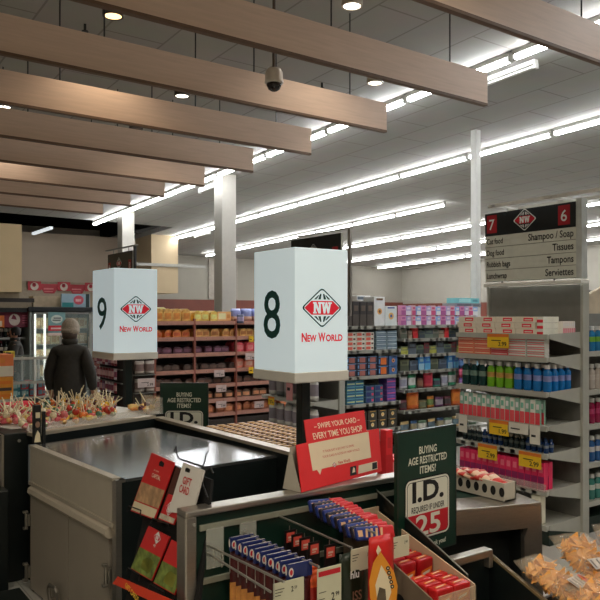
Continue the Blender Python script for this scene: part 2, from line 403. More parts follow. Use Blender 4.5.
PR = dict(l=LOGOR, g=LGREEN)
def lightbox(x, y, z0, w, h, num, lb, pz, wy=.47):
    """x,y = corner nearest the viewer; left face looks -X, right face -Y"""
    t = thing('lane_lightbox', lb, 'illuminated lane sign', (x+w/2, y+wy/2, pz), 'lit lane number boxes')
    MB().span((x+.005, y+.005, z0+.055), (x+w-.005, y+wy-.005, z0+h), .006).build('lit_case', LB, t)
    MB().span((x, y, z0), (x+w, y+wy, z0+.06), .006).build('base_tray', LBF, t)
    MB().span((x+w/2-.03, y+.16, pz), (x+w/2+.03, y+.22, z0+.02), .004).build('post', mat((20, 32, 30), .35), t)
    f1 = Fr((x+.005, y+wy/2, z0+h/2), (0, -1, 0), (0, 0, 1)); f2 = Fr((x+w/2, y+.005, z0+h/2), (1, 0, 0), (0, 0, 1))
    MB().text(f1, num, -.018, -.128, .272, 'c', .008, hh=.001, width=.178 if num == '8' else .225).build('lane_number', mat((8, 44, 38), .5, noise=0, emit=.3), t, solid=1)
    emblem(f2, 0, .042, .144, t, light=LB, dark=mat((8, 52, 46), .5, noise=0, emit=.3), red=mat((214, 30, 50), .5, noise=0, emit=.3))
    B = MB(); y0 = -.146; hN = .048
    B.text(f2, 'N', -.142, y0, hN, 'l', .035, hh=.001, width=.036).text(f2, 'EW', -.103, y0, hN*.76, 'l', .035, hh=.001, width=.064).text(f2, 'W', -.028, y0, hN, 'l', .035, hh=.001, width=.052).text(f2, 'ORLD', .026, y0, hN*.76, 'l', .035, hh=.001, width=.120)
    B.build('lettering', mat((214, 30, 50), .5, noise=0, emit=.3), t, solid=1)
    return t
lightbox(2.274, 3.292, 1.328, .382, .752, '8', 'larger lit white lane box with a green 8, centre of the photo', .9, .44)
lightbox(2.187, 5.785, 1.335, .395, .762, '9', 'smaller lit white lane box with a green 9, at left', .935, .52)
def aisle_sign(X, y0, y1, z0, z1, left, right, lt, rtx, lb):
    """hanging aisle board looking -X, y1 > y0"""
    t = thing('aisle_sign', lb, 'aisle sign', (X, (y0+y1)/2, z0), None)
    w, h = y1-y0, z1-z0; hd = .33*h if lt else h
    f = Fr((X-.016, (y0+y1)/2, (z0+z1)/2), (0, -1, 0), (0, 0, 1))
    MB().span((X-.015, y0, z0), (X+.015, y1, z1), .003).build('board', mat((212, 214, 202), .35, noise=.04), t)
    MB().shape(f, rect(-w/2, h/2-hd, w/2, h/2), .001).build('header', mat((22, 28, 30), .4, noise=0), t, solid=1)
    bw = .105
    ny = h/2-hd*.72
    for x0, tx in ((-w/2+.02, left), (w/2-.03-bw-.02, right)):
        B = MB(); B.m(0).shape(f, rect(x0, ny-.03, x0+bw, ny+.12), .002); B.m(1).text(f, tx, x0+bw/2, ny, .085, 'c', .01, hh=.003)
        B.build('aisle_number', [mat((170, 26, 38), .5, noise=0), LOGOW], t, solid=1)
    emblem(Fr(f.p(0, 0, .0015), f.u, f.v), -.03, h/2-hd*.46, .115, t, dark=mat((40, 46, 48), .4, noise=0), inv=True)
    if lt:
        B = MB(); rh = (h-hd)/4
        for i in range(4):
            yy = h/2-hd-rh*(i+1)
            B.m(1).shape(f, rect(-w/2, yy, w/2, yy+.004), .001)
            B.m(0).text(f, lt[i], -w/2+.02, yy+.028, .046, 'l', .012, .72, hh=.002).text(f, rtx[i], w/2-.02, yy+.026, .054, 'r', .012, .82, hh=.002)
        B.build('lettering', [INK, mat((120, 122, 112), .5, noise=0)], t, solid=1)
    return t
t = aisle_sign(4.85, 3.29, 4.16, 1.985, 2.56, '7', '6', ['Cat food', 'Dog food', 'Rubbish bags', 'Lunchwrap'], ['Shampoo / Soap', 'Tissues', 'Tampons', 'Serviettes'], 'large aisle board 7 and 6 listing cat food and shampoo, over the end display')
MB().span((4.83, 3.24, 1.98), (4.9, 3.285, 2.58)).build('side_frame', mat((186, 190, 186), .4), t)
MB().span((4.82, 3.24, 1.945), (4.92, 4.17, 1.972), .003).build('bottom_rail', WHITE, t)
for y in (3.5, 4.0): MB().cyl((4.86, y, 1.965), (4.86, y, 1.99), .008).build('foot_pin', BLACK, t)
b = MB().span((4.70, 2.7, 2.585), (4.73, 4.02, 2.61)).span((5.0, 2.7, 2.585), (5.03, 4.06, 2.61))
for y in (2.8, 3.4, 3.95): b.span((4.70, y, 2.588), (5.03, y+.025, 2.606))
tag(b.build('hanging_rail', mat((226, 226, 220), .45)), 'grey twin rail running over the large aisle board', 'sign rail')
t = aisle_sign(5.0, 6.32, 7.29, 2.25, 2.615, '8', '7', None, None, 'dark aisle board seen just over the lit box with an 8')
MB().span((4.98, 6.28, 2.645), (5.02, 7.2, 2.66)).build('top_rail', GREYM, t)
MB().span((5.03, 6.22, 1.7), (5.06, 6.26, 2.66)).build('side_post', STEEL, t)
t = aisle_sign(4.05, 9.92, 10.9, 2.30, 2.64, '9', '8', None, None, 'dark aisle board seen just over the lit box with a 9')
MB().span((4.03, 9.8, 2.70), (4.07, 11.0, 2.715)).build('top_rail', GREYM, t)
for y in (10.1, 10.7): MB().cyl((4.05, y, 2.64), (4.05, y, 2.71), .008).build('hook', GREYM, t)
MB().span((4.04, 9.86, 1.6), (4.07, 9.9, 2.7)).build('side_post', BLACK, t)
# ================================================================== CHECKOUT LANE 8: packing bench
DG2 = mat((14, 22, 22), .4, noise=.2); PANEL = mat((156, 148, 134), .42, noise=.03, scale=4); PANELL = mat((176, 168, 152), .4, noise=.03)
TOPM = mat((150, 152, 152), .15, .85, noise=.06, scale=20, stretch=(12, 1, 1), name='brushed_steel')
A, B_, C_, D_ = V((1.24, 4.66, 0)), V((1.326, 3.42, 0)), V((2.304, 3.516, 0)), V((2.14, 4.89, 0))
fx = Fr(A, B_-A, (0, 0, 1)); LW = (B_-A).length         # front of the bench, a runs towards the rail side
bench = thing('packing_bench', 'steel-topped packing bench with grey cupboard doors, lower left', 'checkout bench', (1.75, 4.1, 0))
def slab4(b, P, z0, z1): b.prism([(p.x, p.y, z0) for p in P], (0, 0, z1-z0)); return b
slab4(MB(), [A, B_, C_, D_], .885, .90).build('worktop', TOPM, bench)
def fbox(b, a0, a1, z0, z1, h0, h1, bev=0.):
    P = [fx.p(a, 0, h) for a, h in ((a0, h0), (a1, h0), (a1, h1), (a0, h1))]
    b.prism([(p.x, p.y, z0) for p in P], (0, 0, z1-z0)); return b
fbox(MB(), .02, LW-.04, .675, .895, .0, .02).build('fascia', PANELL, bench)
fbox(MB(), .0, .022, .66, .905, -.02, .025).build('corner_trim', mat((150, 160, 168), .3, .5, noise=.03), bench)
fbox(fbox(MB(), .02, LW-.03, .893, .905, -.02, .024), .02, LW-.03, .665, .685, .0, .03).build('edge_trim', mat((186, 178, 162), .35, .3, noise=.03), bench)
b = MB(); n = 8
P = [(h, z) for h, z in ((.0, .60), (.035, .605), (.05, .625), (.045, .65), (.02, .665), (0, .665))]
b.prism([fx.p(.055, z, h) for h, z in P], fx.u*(LW-.12)); b.build('pull_ledge', mat((196, 186, 168), .4, .2, noise=.03), bench)
fbox(MB(), LW-.045, LW, .0, .9, -.03, .02).build('corner_post', STEEL, bench)
for i, (a0, a1) in enumerate(((.01, LW*.5-.005), (LW*.5+.005, LW-.1))):
    d = fbox(MB(), a0, a1, .02, .60, -.005, .014).build('door', PANEL, bench)
    hz, ha = ((.44, -.005), (.42, LW-.085))[i]
    if i == 0:
        b = MB(); b.tube([fx.p(LW*.5-.20, .07, .012), fx.p(LW*.5-.20, .09, .045), fx.p(LW*.5-.19, .15, .055), fx.p(LW*.5-.17, .175, .055), fx.p(LW*.5-.08, .18, .055), fx.p(LW*.5-.06, .165, .055), fx.p(LW*.5-.055, .10, .045), fx.p(LW*.5-.055, .07, .012)], .011)
        b.build('handle', STEEL, d)
    for zz in (hz, .12):
        b = MB(); p = fx.p(ha, zz, .02); b.box(p, (.02, .05, .07), .003, rz=.07).cyl(p+V((-.014, 0, -.045)), p+V((-.014, 0, .045)), .010).box(p+V((-.02, 0, .05)), (.028, .028, .014), .002).box(p+V((-.02, 0, -.05)), (.028, .028, .014), .002)
        b.build('hinge', mat((150, 146, 136), .3, .8, noise=.1), d)
MB().prism([(B_.x+.01, B_.y, 0), (C_.x, C_.y, 0), (C_.x, C_.y+.03, 0), (B_.x+.01, B_.y+.03, 0)], (0, 0, .885)).build('side_panel', DG2, bench, label='black side panel')
MB().prism([(A.x, A.y-.03, 0), (D_.x, D_.y-.03, 0), (D_.x, D_.y, 0), (A.x, A.y, 0)], (0, 0, .885)).build('side_panel', DG2, bench, label='black side panel')
MB().prism([(2.13, 4.86, 0), (2.29, 3.53, 0), (2.31, 3.53, 0), (2.15, 4.86, 0)], (0, 0, .885)).build('back_panel', DG2, bench, label='black back panel')
# raised rim behind the bench
rim = thing('bench_rim', 'dark rim with bright top trim along the back of the packing bench', 'counter rim', (2.3, 4.0, 0))
Q = [(2.27, 5.16), (2.315, 3.12), (2.39, 3.12), (2.345, 5.16)]
MB().prism([(x, y, 0) for x, y in Q], (0, 0, .915)).build('panel', DG2, rim)
MB().prism([(x, y, .915) for x, y in Q], (0, 0, .02)).build('top_trim', mat((196, 184, 164), .35, .5, noise=.05), rim)
# end post of lane 9's panel and its rail
rl9 = thing('lane_divider', 'black lane 9 divider with bright top rail, left of the packing bench', 'lane divider', (1.7, 5.0, 0))
MB().span((1.12, 4.87, 0), (1.285, 5.06, .95), .006).build('end_post', DG2, rl9)
MB().span((.80, 4.74, 0), (1.12, 5.06, .62), .006).build('plinth', DG2, rl9)
MB().cyl((1.215, 4.875, .90), (1.215, 4.862, .90), .010).build('screw', GREYM, rl9)
MB().span((1.105, 4.86, 0), (1.12, 5.06, .945)).build('edge_strip', STEEL, rl9)
MB().prism([(1.29, 4.80, 0), (2.26, 5.12, 0), (2.24, 5.17, 0), (1.27, 4.86, 0)], (0, 0, .93)).build('panel', DG2, rl9)
MB().prism([(1.28, 4.79, .93), (2.265, 5.115, .93), (2.24, 5.18, .93), (1.26, 4.86, .93)], (0, 0, .022)).build('top_rail', mat((196, 184, 164), .35, .5, noise=.05), rl9)
tag(MB().span((-.3, 3.3, 0), (1.18, 4.72, .012), .004).build('added_dark_mat', mat((14, 26, 22), .8, noise=.2)), 'dark mat added to darken the floor left of the packing bench', 'floor mat')  # mat added only to darken the bright floor here
# ================================================================== LANE 8 display rail with hanging racks
rail = thing('display_rail', 'dark green slatted rail with steel top holding candy racks, bottom centre', 'display rail', (1.8, 2.56, 0))
MB().span((1.25, 2.535, .02), (2.36, 2.595, .93), .003).build('panel', DGREEN, rail)
MB().span((1.236, 2.515, .93), (2.37, 2.60, .955), .006).build('top_rail', STEEL, rail)
MB().span((1.236, 2.52, 0), (1.285, 2.60, .932), .006).build('corner_post', STEEL, rail)
MB().span((2.335, 2.52, .02), (2.37, 2.60, .932), .006).build('end_post', mat((120, 118, 110), .4, .5), rail)
for z in (.868, .66, .45):
    MB().span((1.30, 2.522, z), (2.33, 2.536, z+.024), .003).build('slat_strip', mat((150, 152, 136), .4, .3, noise=.04), rail)
ACR = glass((225, 228, 215), .30, .12)
for x in (1.325, 1.475):
    MB().span((x, 2.516, .72), (x+.075, 2.522, .875)).build('bracket_plate', ACR, rail)
MB().cyl((1.272, 2.52, .90), (1.272, 2.512, .90), .007).build('screw', GREYM, rail)
# -- wire racks: rods run out from the rail towards the next lane
rack = thing('candy_rack', 'wire candy rack with price cards hung on the dark green rail', 'display rack', (1.8, 2.4, .55))
RODS = [((207, 545), (284, 582)), ((207, 553), (271, 592)), ((243, 532), (319, 567)), ((279, 516), (352, 548)), ((312, 507), (375, 533)), ((329, 498), (368, 529))]
ends = []
for a, c in RODS:
    p = onY(a[0], a[1], 2.525); q = onX(c[0], c[1], p.x); ends.append((p, q))
    MB().tube([p, q], .0045).build('rod', WIRE, rack)
for k in range(8):
    t_ = (k+1)/9; p = ends[0][0].lerp(ends[0][1], t_); q = ends[1][0].lerp(ends[1][1], t_)
    MB().tube([p, V((p.x, p.y, q.z-.02))], .0018, 5).build('cross_wire', WIRE, rack)
# sloping black end panel of the rack
p0, p1 = onX(375.6, 489, 2.205), onX(468, 575, 2.205)
MB().prism([(2.2, p0.y, p0.z), (2.2, p1.y, p1.z), (2.2, p1.y+.01, .45), (2.2, 2.53, .45), (2.2, 2.53, p0.z)], (.008, 0, 0)).build('end_panel', DG2, rack)
MB().tube([(2.204, p0.y, p0.z), (2.204, p1.y, p1.z), (2.204, p1.y+.012, p1.z-.09)], .004).build('panel_edge', mat((110, 112, 104), .35, .5), rack)
MB().span((1.42, 2.50, .50), (2.2, 2.53, .52)).build('shelf_bar', DKWIRE, rack)
MB().span((1.40, 1.93, .44), (2.2, 2.53, .452)).build('shelf', DG2, rack)
for x in (1.5, 2.1): MB().span((x-.03, 2.2, 0), (x+.03, 2.5, .44)).build('stand', DG2, rack)
# price cards
def price_card(p, w, h, lines, parent, red=False, tilt=0., nm='price_card'):
    f = Fr(p, (1, 0, tilt), (0, 0, 1)); B = MB()
    B.m(0).prism([f.p(-w/2, 0, 0), f.p(w/2, 0, 0), f.p(w/2, h, 0), f.p(-w/2, h, 0)], f.n*.003)
    if red: B.m(1).shape(f, rect(-w/2+.004, h-.028, w/2-.004, h-.010), .0036)
    B.m(2)
    for t, x, y, hh, al in lines: B.text(f, t, x, y, hh, al, .012, .8, hh=.0042)
    for k in range(3): B.shape(f, rect(-w/2+.006, h*(.72-.12*k) - (.03 if red else 0), -w/2+.006+w*(.3-.06*k), h*(.72-.12*k)+.0025-(.03 if red else 0)), .0038)
    return B.build(nm, [mat((206, 204, 176), .6, noise=.03), RED, INK], parent, solid=1)
pc = onY(288.5, 605, 2.06); price_card(pc, .125, .085, [('2', .018, .045, .018, 'r'), ('59', .022, .052, .010, 'l')], rack, tilt=.0)
pc = onY(329, 622, 2.04); price_card(pc, .105, .195, [('2', .022, .075, .028, 'r'), ('99', .026, .088, .015, 'l')], rack, red=True)
pc = onY(361.5, 570, 2.10); price_card(pc, .105, .085, [('1', .028, .048, .014, 'r'), ('99', .031, .052, .009, 'l')], rack)
pc = onY(399.5, 557, 2.12); price_card(pc, .098, .082, [('1', .026, .048, .014, 'r'), ('49', .029, .052, .009, 'l')], rack)
# bay 1: ten chocolate packets hung one behind the other
e0 = onY(229.9, 543.9, 2.47); e9 = onX(286.7, 571.9, e0.x)
def blue_pack():
    w, h = .105, .30; B = MB()
    t = thing('chocolate_packet', 'blue-topped packet with tan lower half hanging in the front wire bay', 'packet', (0, 0, 0), 'blue and tan packets in the front wire bay')
    MB().bag((0, 0, -h), w, h-.05, .022, mid=0, band=(.45, .99, 1), nx=4, ny=10).build('pouch', [mat((206, 140, 70), .45, noise=.2, scale=30), mat((70, 16, 18), .4, noise=.25)], t, smooth=True)
    MB().box((0, 0, -.028), (w, .016, .055), .005).build('header', mat((28, 40, 96), .35, noise=.15), t)
    f = Fr((-w/2-.0005, 0, -.028), (0, -1, 0), (0, 0, 1)); f2 = Fr((0, -.0085, -.028), (1, 0, 0), (0, 0, 1)); f3 = Fr((0, 0, .0), (1, 0, 0), (0, 1, 0))
    B = MB(); B.m(0).shape(f, ell(0, .006, .006, .016, 12), .0006).shape(f2, ell(-w/2+.014, .0, .010, .016, 12), .0008).shape(f3, rect(-w/2+.004, -.0065, w/2-.004, -.0035), .0006)
    B.m(1).shape(f2, ell(-w/2+.014, 0, .006, .010, 12), .0014)
    B.build('badge', [mat((222, 214, 206), .5, noise=0), RED], t, solid=1)
    return Kind(t)
K = blue_pack()
for k in range(10):
    p = e0.lerp(e9, k/9); K.put((p.x+.052, p.y, p.z+.025), R.uniform(-.05, .05))
# bay 2: orange-topped packets and black hang cards with orange squares
def orange_pack():
    t = thing('candy_packet', 'flat red and orange packet in the second wire bay', 'packet', (0, 0, 0), 'red and orange packets in the second wire bay')
    MB().bag((0, 0, -.2), .085, .2, .022, mid=0, band=(.75, 1., 1), nx=4, ny=8).build('pouch', [mat((150, 30, 22), .4, noise=.2), mat((214, 84, 36), .45, noise=.3, scale=60)], t, smooth=True)
    MB().box((0, 0, -.002), (.085, .012, .012), .003).build('crimp', mat((224, 96, 44), .45, noise=.2), t)
    return Kind(t)
def hang_card():
    t = thing('hang_card', 'black hang card with an orange square in the second wire bay', 'hang card', (0, 0, 0), 'black cards with orange squares in the second wire bay')
    MB().box((0, 0, -.075), (.055, .006, .15), .002).build('card', mat((22, 14, 14), .4, noise=.1), t)
    f = Fr((0, -.0035, -.03), (1, 0, 0), (0, 0, 1)); B = MB()
    B.m(0).shape(f, rect(-.02, -.02, .02, .02)).m(1).shape(f, rect(-.012, -.004, .012, .004), .001).shape(f, rect(-.012, -.013, .006, -.008), .001)
    B.build('square', [mat((232, 92, 78), .5, noise=.05), mat((240, 200, 180), .5, noise=0)], t, solid=1)
    B = MB(); B.tube([(0, .004, -.003), (0, .004, .015)], .002, 5); B.build('hook', WIRE, t)
    return Kind(t)
OK_, HK = orange_pack(), hang_card()
g0 = onY(262, 547, 2.45); g1 = onX(318, 571, g0.x)
for k in range(8): p = g0.lerp(g1, k/7); OK_.put((p.x-.005, p.y, p.z), R.uniform(-.08, .08))
h0 = onY(271, 522, 2.5); 
for px, py in ((274, 527), (273, 538), (290, 537), (297, 541), (305, 544.5), (314, 549), (330, 552)):
    p = onX(px, py, 1.70); HK.put((p.x, p.y, p.z+.03))
# bay 3: long bars lying one behind the other
def bar(c1, c2, lb):
    t = thing('chocolate_bar', lb, 'chocolate bar', (0, 0, 0), 'wrapped bars in the third wire bay')
    w, h = .185, .052; B = MB(); P = [(-w/2, 0), (-w/2, h), (-w/6, h), (-w/6, 0)]
    B.m(0).box((-w*.2, 0, h/2), (w*.6, .022, h), .008).m(1).box((w*.3, 0, h/2), (w*.4, .0215, h*.98), .008)
    B.build('wrapper', [c1, c2], t, smooth=False)
    f = Fr((0, -.0115, h/2), (1, 0, 0), (0, 0, 1)); B = MB()
    for k in range(4): B.shape(f, [(-.055+.024*k, -.016), (-.044+.024*k, -.016), (-.038+.024*k, .016), (-.049+.024*k, .016)], .0006)
    B.shape(f, rect(-.088, -.012, -.066, .012), .0006)
    B.build('lettering', mat((214, 170, 130), .5, noise=0), t, solid=1); return Kind(t)
NAVY = mat((36, 56, 128), .35, noise=.2); RWR = mat((196, 40, 46), .38, noise=.15); INKY = mat((34, 30, 44), .35, noise=.2)
b0, b1 = bar(NAVY, RWR, 'navy bar with a red end in the third wire bay'), bar(INKY, RWR, 'black bar with a red end in the third wire bay')
s0 = onY(316, 512, 2.46); s1 = onX(364, 541, s0.x)
for k in range(13):
    p = s0.lerp(s1, k/12); (b0, b1)[k % 2].put((p.x+.06, p.y, p.z-.005), 0, None, None, (-.45+R.uniform(-.1, .1), R.uniform(-.1, .1), R.uniform(-.12, .12)))
# snack bag hung in front of the price cards
sb = thing('snack_bag', 'red snack bag with an orange and cream leaf shape hanging between two price cards', 'snack bag', onY(383, 640, 2.0))
c = onY(381, 640, 2.02)
MB().bag(c, .125, .385, .05, mid=0, nx=10, ny=14, nz=.001).build('bag', mat((196, 34, 32), .35, noise=.1), sb, smooth=True)
f = Fr(c+V((0, -.030, 0)), (1, 0, 0), (0, 0, 1)); B = MB()
def lq(pts): return [((onY(x, y, f.o.y)-f.o).dot(f.u), (onY(x, y, f.o.y)-f.o).z) for x, y in pts]
B.m(0).shape(f, lq([(380, 551), (386, 560), (394, 572), (397.5, 586), (396, 604), (392, 616), (374, 612), (370, 598), (369, 581), (373, 563)]), .001)
B.m(1).shape(f, lq([(381, 565), (389, 578), (391, 592), (387, 604), (377, 600), (375, 585)]), .0016).m(3).shape(f, lq([(379, 587), (385, 589), (386, 602), (376, 600)]), .0022).m(1).shape(f, lq([(378, 545), (381, 550), (378, 556), (376, 551)]), .001)
for k in range(5): B.m(2).shape(f, lq(ell(387.5+1.2*k*.9, 568+4.6*k, 1.9, 2.1, 10)), .0024).m(1).shape(f, lq(ell(387.5+1.2*k*.9, 568+4.6*k, .8, .9, 8)), .0028)
B.build('print', [mat((232, 152, 44), .4, noise=.06), mat((238, 222, 186), .45, noise=0), INK, mat((96, 84, 66), .5, noise=.3)], sb, solid=1)
tg = thing('snack_bag', 'dark green snack bag with white letters behind the tall price card', 'snack bag', onY(352, 610, 2.12))
c = onY(352, 640, 2.12); MB().bag(c, .13, .33, .05, mid=0, nx=8, ny=12).build('bag', mat((26, 38, 22), .35, noise=.2), tg, smooth=True)
f = Fr(c+V((0, -.034, .245)), (1, 0, 0), (0, 0, 1)); MB().text(f, 'hlu', -.035, .0, .028, 'l', .02, .9).build('lettering', LOGOW, tg, solid=1)
f = Fr(c+V((0, -.03, .16)), (1, 0, 0), (0, 0, 1)); MB().text(f, 'ISS', .0, .0, .035, 'c', .01, .8).build('lettering', mat((150, 110, 90), .5, noise=0), tg, solid=1)
# open card tray of red packets at the right end of the rack
tr = thing('card_tray', 'open cardboard display tray of red packets at the right end of the candy rack', 'display tray', (2.05, 2.2, .45))
x0, x1, y0, y1, zt = 1.985, 2.185, 1.93, 2.5, .70
MB().span((x0, y0, .455), (x1, y1, .465)).build('base', CARD, tr)
B = MB(); B.prism([(x0, y0, .46), (x0, y1, .46), (x0, y1, .82), (x0, y0, .62)], (.006, 0, 0)); B.m(1)
fs = Fr((x0-.0005, 2.2, .60), (0, -1, 0), (0, 0, 1))
for k in range(4): B.shape(fs, ell(-.2+.13*k, .04-.035*k, .028, .028, 16), .0006)
B.build('side_panel', [mat((128, 112, 92), .7, noise=.08), INK], tr, solid=1)
MB().prism([(x1-.006, y0, .46), (x1-.006, y1, .46), (x1-.006, y1, .82), (x1-.006, y0, .66)], (.006, 0, 0)).build('side_panel', CARD, tr)
MB().span((x0, y1-.006, .46), (x1, y1, .84)).build('back_panel', CARD, tr)
MB().span((x0, y0-.004, .46), (x1, y0, .655)).build('front_panel', glass((220, 200, 170), .35, .3), tr)
def redpack(w, d, h, c, lb, grp):
    t = thing('biscuit_pack', lb, 'packet', (0, 0, 0), grp)
    MB().box((0, 0, h/2), (w, d, h), .008).build('wrapper', mat(c, .3, noise=.12), t)
    f = Fr((0, -d/2-.0004, h/2), (1, 0, 0), (0, 0, 1)); f3 = Fr((0, 0, h+.0004), (1, 0, 0), (0, 1, 0)); B = MB()
    for ff, hh in ((f, h), (f3, d)):
        B.m(0).shape(ff, [(-w*.4, -hh*.2), (w*.3, -hh*.05), (w*.4, hh*.22), (-w*.3, hh*.12)]).m(1).shape(ff, [(-w*.3, -hh*.06), (w*.2, hh*.02), (w*.25, hh*.12), (-w*.22, hh*.05)], .001)
    B.build('lettering', [mat((228, 120, 40), .4, noise=.1), mat((232, 216, 200), .4, noise=0)], t, solid=1)
    return Kind(t)
k1 = redpack(.088, .05, .10, (196, 34, 36), 'red packet stacked at the front of the card tray', 'red packets in the card tray')
k2 = redpack(.088, .05, .12, (168, 22, 30), 'darker red packet standing further back in the card tray', 'dark red packets in the card tray')
for i in range(2):
    for j in range(3):
        for q in range(2): k1.put((x0+.052+.096*i, y0+.04+.058*j, .467+.102*q), R.uniform(-.04, .04), None, None)
    for j in range(5):
        for q in range(2): k2.put((x0+.052+.096*i, y0+.24+.062*j, .467+.122*q + .0), R.uniform(-.05, .05))
# ================================================================== red tent card on the rail
O = onz(301.7, 492.5, .957); E_ = onz(381.7, 471, .957); u = (E_-O); u.z = 0; u.normalize()
bk = V((-u.y, u.x, 0)); vv = (V((0, 0, 1))*.95 + bk*.31).normalized()
ft = Fr(O, u, vv)
def loc_px(fr, pts):
    out = []
    for x, y in pts:
        d = onplane(x, y, fr.o, fr.n) - fr.o; out.append((d.dot(fr.u), d.dot(fr.v)))
    return out
tent = thing('tent_card', 'red folded tent card reading swipe your card, standing on the steel rail', 'sign', (O+E_)/2)
P = loc_px(ft, [(301.7, 492.5), (381.7, 471), (379, 428.5), (366.5, 430.5), (364, 410), (304.2, 420), (307, 442.5), (296.3, 445)])
MB().prism([ft.p(a, c, 0) for a, c in P], ft.n*-.004).build('front_card', mat((220, 44, 46), .45, noise=.03), tent)
hb = max(p[1] for p in P[:4])*.97; wb = P[1][0]
q = [ft.p(0, hb, -.005), ft.p(wb, hb, -.005)]; foot = bk*.11
MB().quad(q[0], q[1], O+u*wb+foot+V((0, 0, .0)), O+foot).build('back_card', mat((198, 192, 176), .6, noise=.03), tent)
MB().quad(ft.p(0, 0, -.004), O+foot, q[0]).build('end_flap', mat((198, 192, 176), .6, noise=.03), tent)
MB().shape(ft, loc_px(ft, [(312.5, 471), (371, 457.5), (368.3, 431.7), (308, 444)]), .001).shape(ft, loc_px(ft, [(317, 470), (321.5, 469), (320, 475)]), .001).build('speech_panel', mat((226, 208, 176), .5, noise=.02), tent, solid=1)
pt = loc_px(ft, [(335, 427.5), (336, 437), (341, 452), (341.5, 448), (342, 461.5), (353, 472), (372, 466), (313, 436.5), (362, 428), (312, 428.5), (361, 418.5), (336, 423), (337.5, 432.3)])
sl = (pt[8][1]-pt[7][1])/(pt[8][0]-pt[7][0])
B = MB()
w1 = pt[10][0]-pt[9][0]
B.m(0).text(ft, '– SWIPE YOUR CARD –', (pt[9][0]+pt[10][0])/2, pt[11][1]-.012, .024, 'c', .012, hh=.0012, width=w1*.92, rise=sl)
B.text(ft, 'EVERY TIME YOU SHOP', (pt[7][0]+pt[8][0])/2, pt[12][1]-.014, .028, 'c', .012, hh=.0012, width=w1*.99, rise=sl)
B.build('lettering', mat((246, 226, 196), .5, noise=0), tent, solid=1)
B = MB(); xc = pt[2][0]
B.text(ft, 'IT TAKES JUST A SECOND TO SWIPE,', xc-.01, pt[3][1]-.004, .0095, 'c', .0, hh=.0016, width=w1*.62, rise=sl).text(ft, 'YOUR CARD IS GOOD AT NEW WORLD', xc, pt[2][1]-.010, .0095, 'c', .0, hh=.0016, width=w1*.74, rise=sl)
B.text(ft, 'New World', pt[4][0]+.014, pt[4][1]-.008, .014, 'c', .02, hh=.0016, width=.085, rise=sl)
B.build('lettering', mat((196, 60, 56), .5, noise=0), tent, solid=1)
emblem(ft, pt[4][0]-.058, pt[4][1]-.005, .017, tent)
B = MB(); B.m(0).shape(ft, loc_px(ft, [(350, 476), (356.5, 474.5), (356, 465.5), (350, 467)]), .001).m(1).shape(ft, loc_px(ft, [(358, 474), (377.5, 469), (377, 461), (358.5, 465.5)]), .001).m(0).shape(ft, loc_px(ft, [(372, 469.5), (377, 468.2), (376.6, 462), (372, 463)]), .0016)
B.m(1).shape(ft, loc_px(ft, [(352, 473), (355, 472), (354.5, 468), (353, 467.5)]), .0016)
B.build('logo_patch', [INK, mat((216, 202, 176), .5, noise=0)], tent, solid=1)
# ================================================================== gift card rack between bench and rail
y_l = 3.10
G0, G1 = onY(125, 582, y_l), onY(155, 453, y_l); gu = V((0, -1, 0)); gv = (G1-G0).normalized()
fg = Fr(G0, gu, gv)
gr = thing('gift_card_rack', 'black wire gift card rack leaning between the bench and the steel post', 'card rack', (G0+V((.1, -.2, 0))))
Pb = loc_px(fg, [(121, 600), (192, 620), (207, 479), (152, 458)])
MB().prism([fg.p(a, c, -.02) for a, c in Pb], fg.n*-.012).build('back_board', mat((9, 9, 9), .9, noise=.1), gr)
MB().prism([fg.p(a, c, -.05) for a, c in loc_px(fg, [(126, 600), (185, 612), (185, 700), (126, 700)])], fg.n*-.03).build('stand', mat((9, 9, 9), .9, noise=.1), gr)
def wires(pxs, r=.004, h=.01): 
    b = MB(); b.tube([fg.p(a, c, h) for a, c in loc_px(fg, pxs)], r, 6); return b
wires([(176, 452), (178, 447), (179, 455), (181, 459), (205, 467), (207, 462), (208, 455), (211, 451)]).build('top_hook', DKWIRE, gr)
wires([(210, 498), (205, 485), (204, 478), (207, 471), (213, 468.5), (215, 474)]).build('side_loop', DKWIRE, gr)
for c in ([(133, 512), (135, 506.5), (147, 511), (146.5, 517)], [(157, 524), (159, 519), (176, 525), (175, 531)], [(133, 573), (134.5, 568), (146, 575), (145, 581)], [(155, 590), (157, 584), (171, 592), (170, 598)]):
    wires(c, .003, .03).build('card_clip', DKWIRE, gr)
def card(px, layers, lb, texts=(), h=.012, th=.006):
    """layers: (paint, pixel polygon)"""
    P = loc_px(fg, px)
    t = thing('gift_card', lb, 'gift card', fg.p(*P[0], h))
    MB().prism([fg.p(a, c, h) for a, c in P], fg.n*-th).build('card', layers[0][0], t)
    for nm, m, q in layers[1:]:
        MB().shape(Fr(fg.p(0, 0, h), fg.u, fg.v), loc_px(fg, q), .001).build(nm, m, t, solid=1)
    for tx, xy, hh, m, w in texts:
        a, c = loc_px(fg, [xy])[0]; MB().text(Fr(fg.p(0, 0, h), fg.u, fg.v), tx, a, c, hh, 'c', .015, hh=.0018, width=w).build('lettering', m, t, solid=1)
    return t
CR = mat((206, 44, 44), .4, noise=.03); CW = mat((222, 218, 210), .4, noise=.03); PHO = mat((176, 140, 104), .5, noise=.45, scale=22); PHG = mat((112, 128, 60), .5, noise=.7, scale=26); SKIN2 = mat((150, 150, 60), .5, noise=.2)
HOLE = mat((18, 14, 14), .6, noise=0)
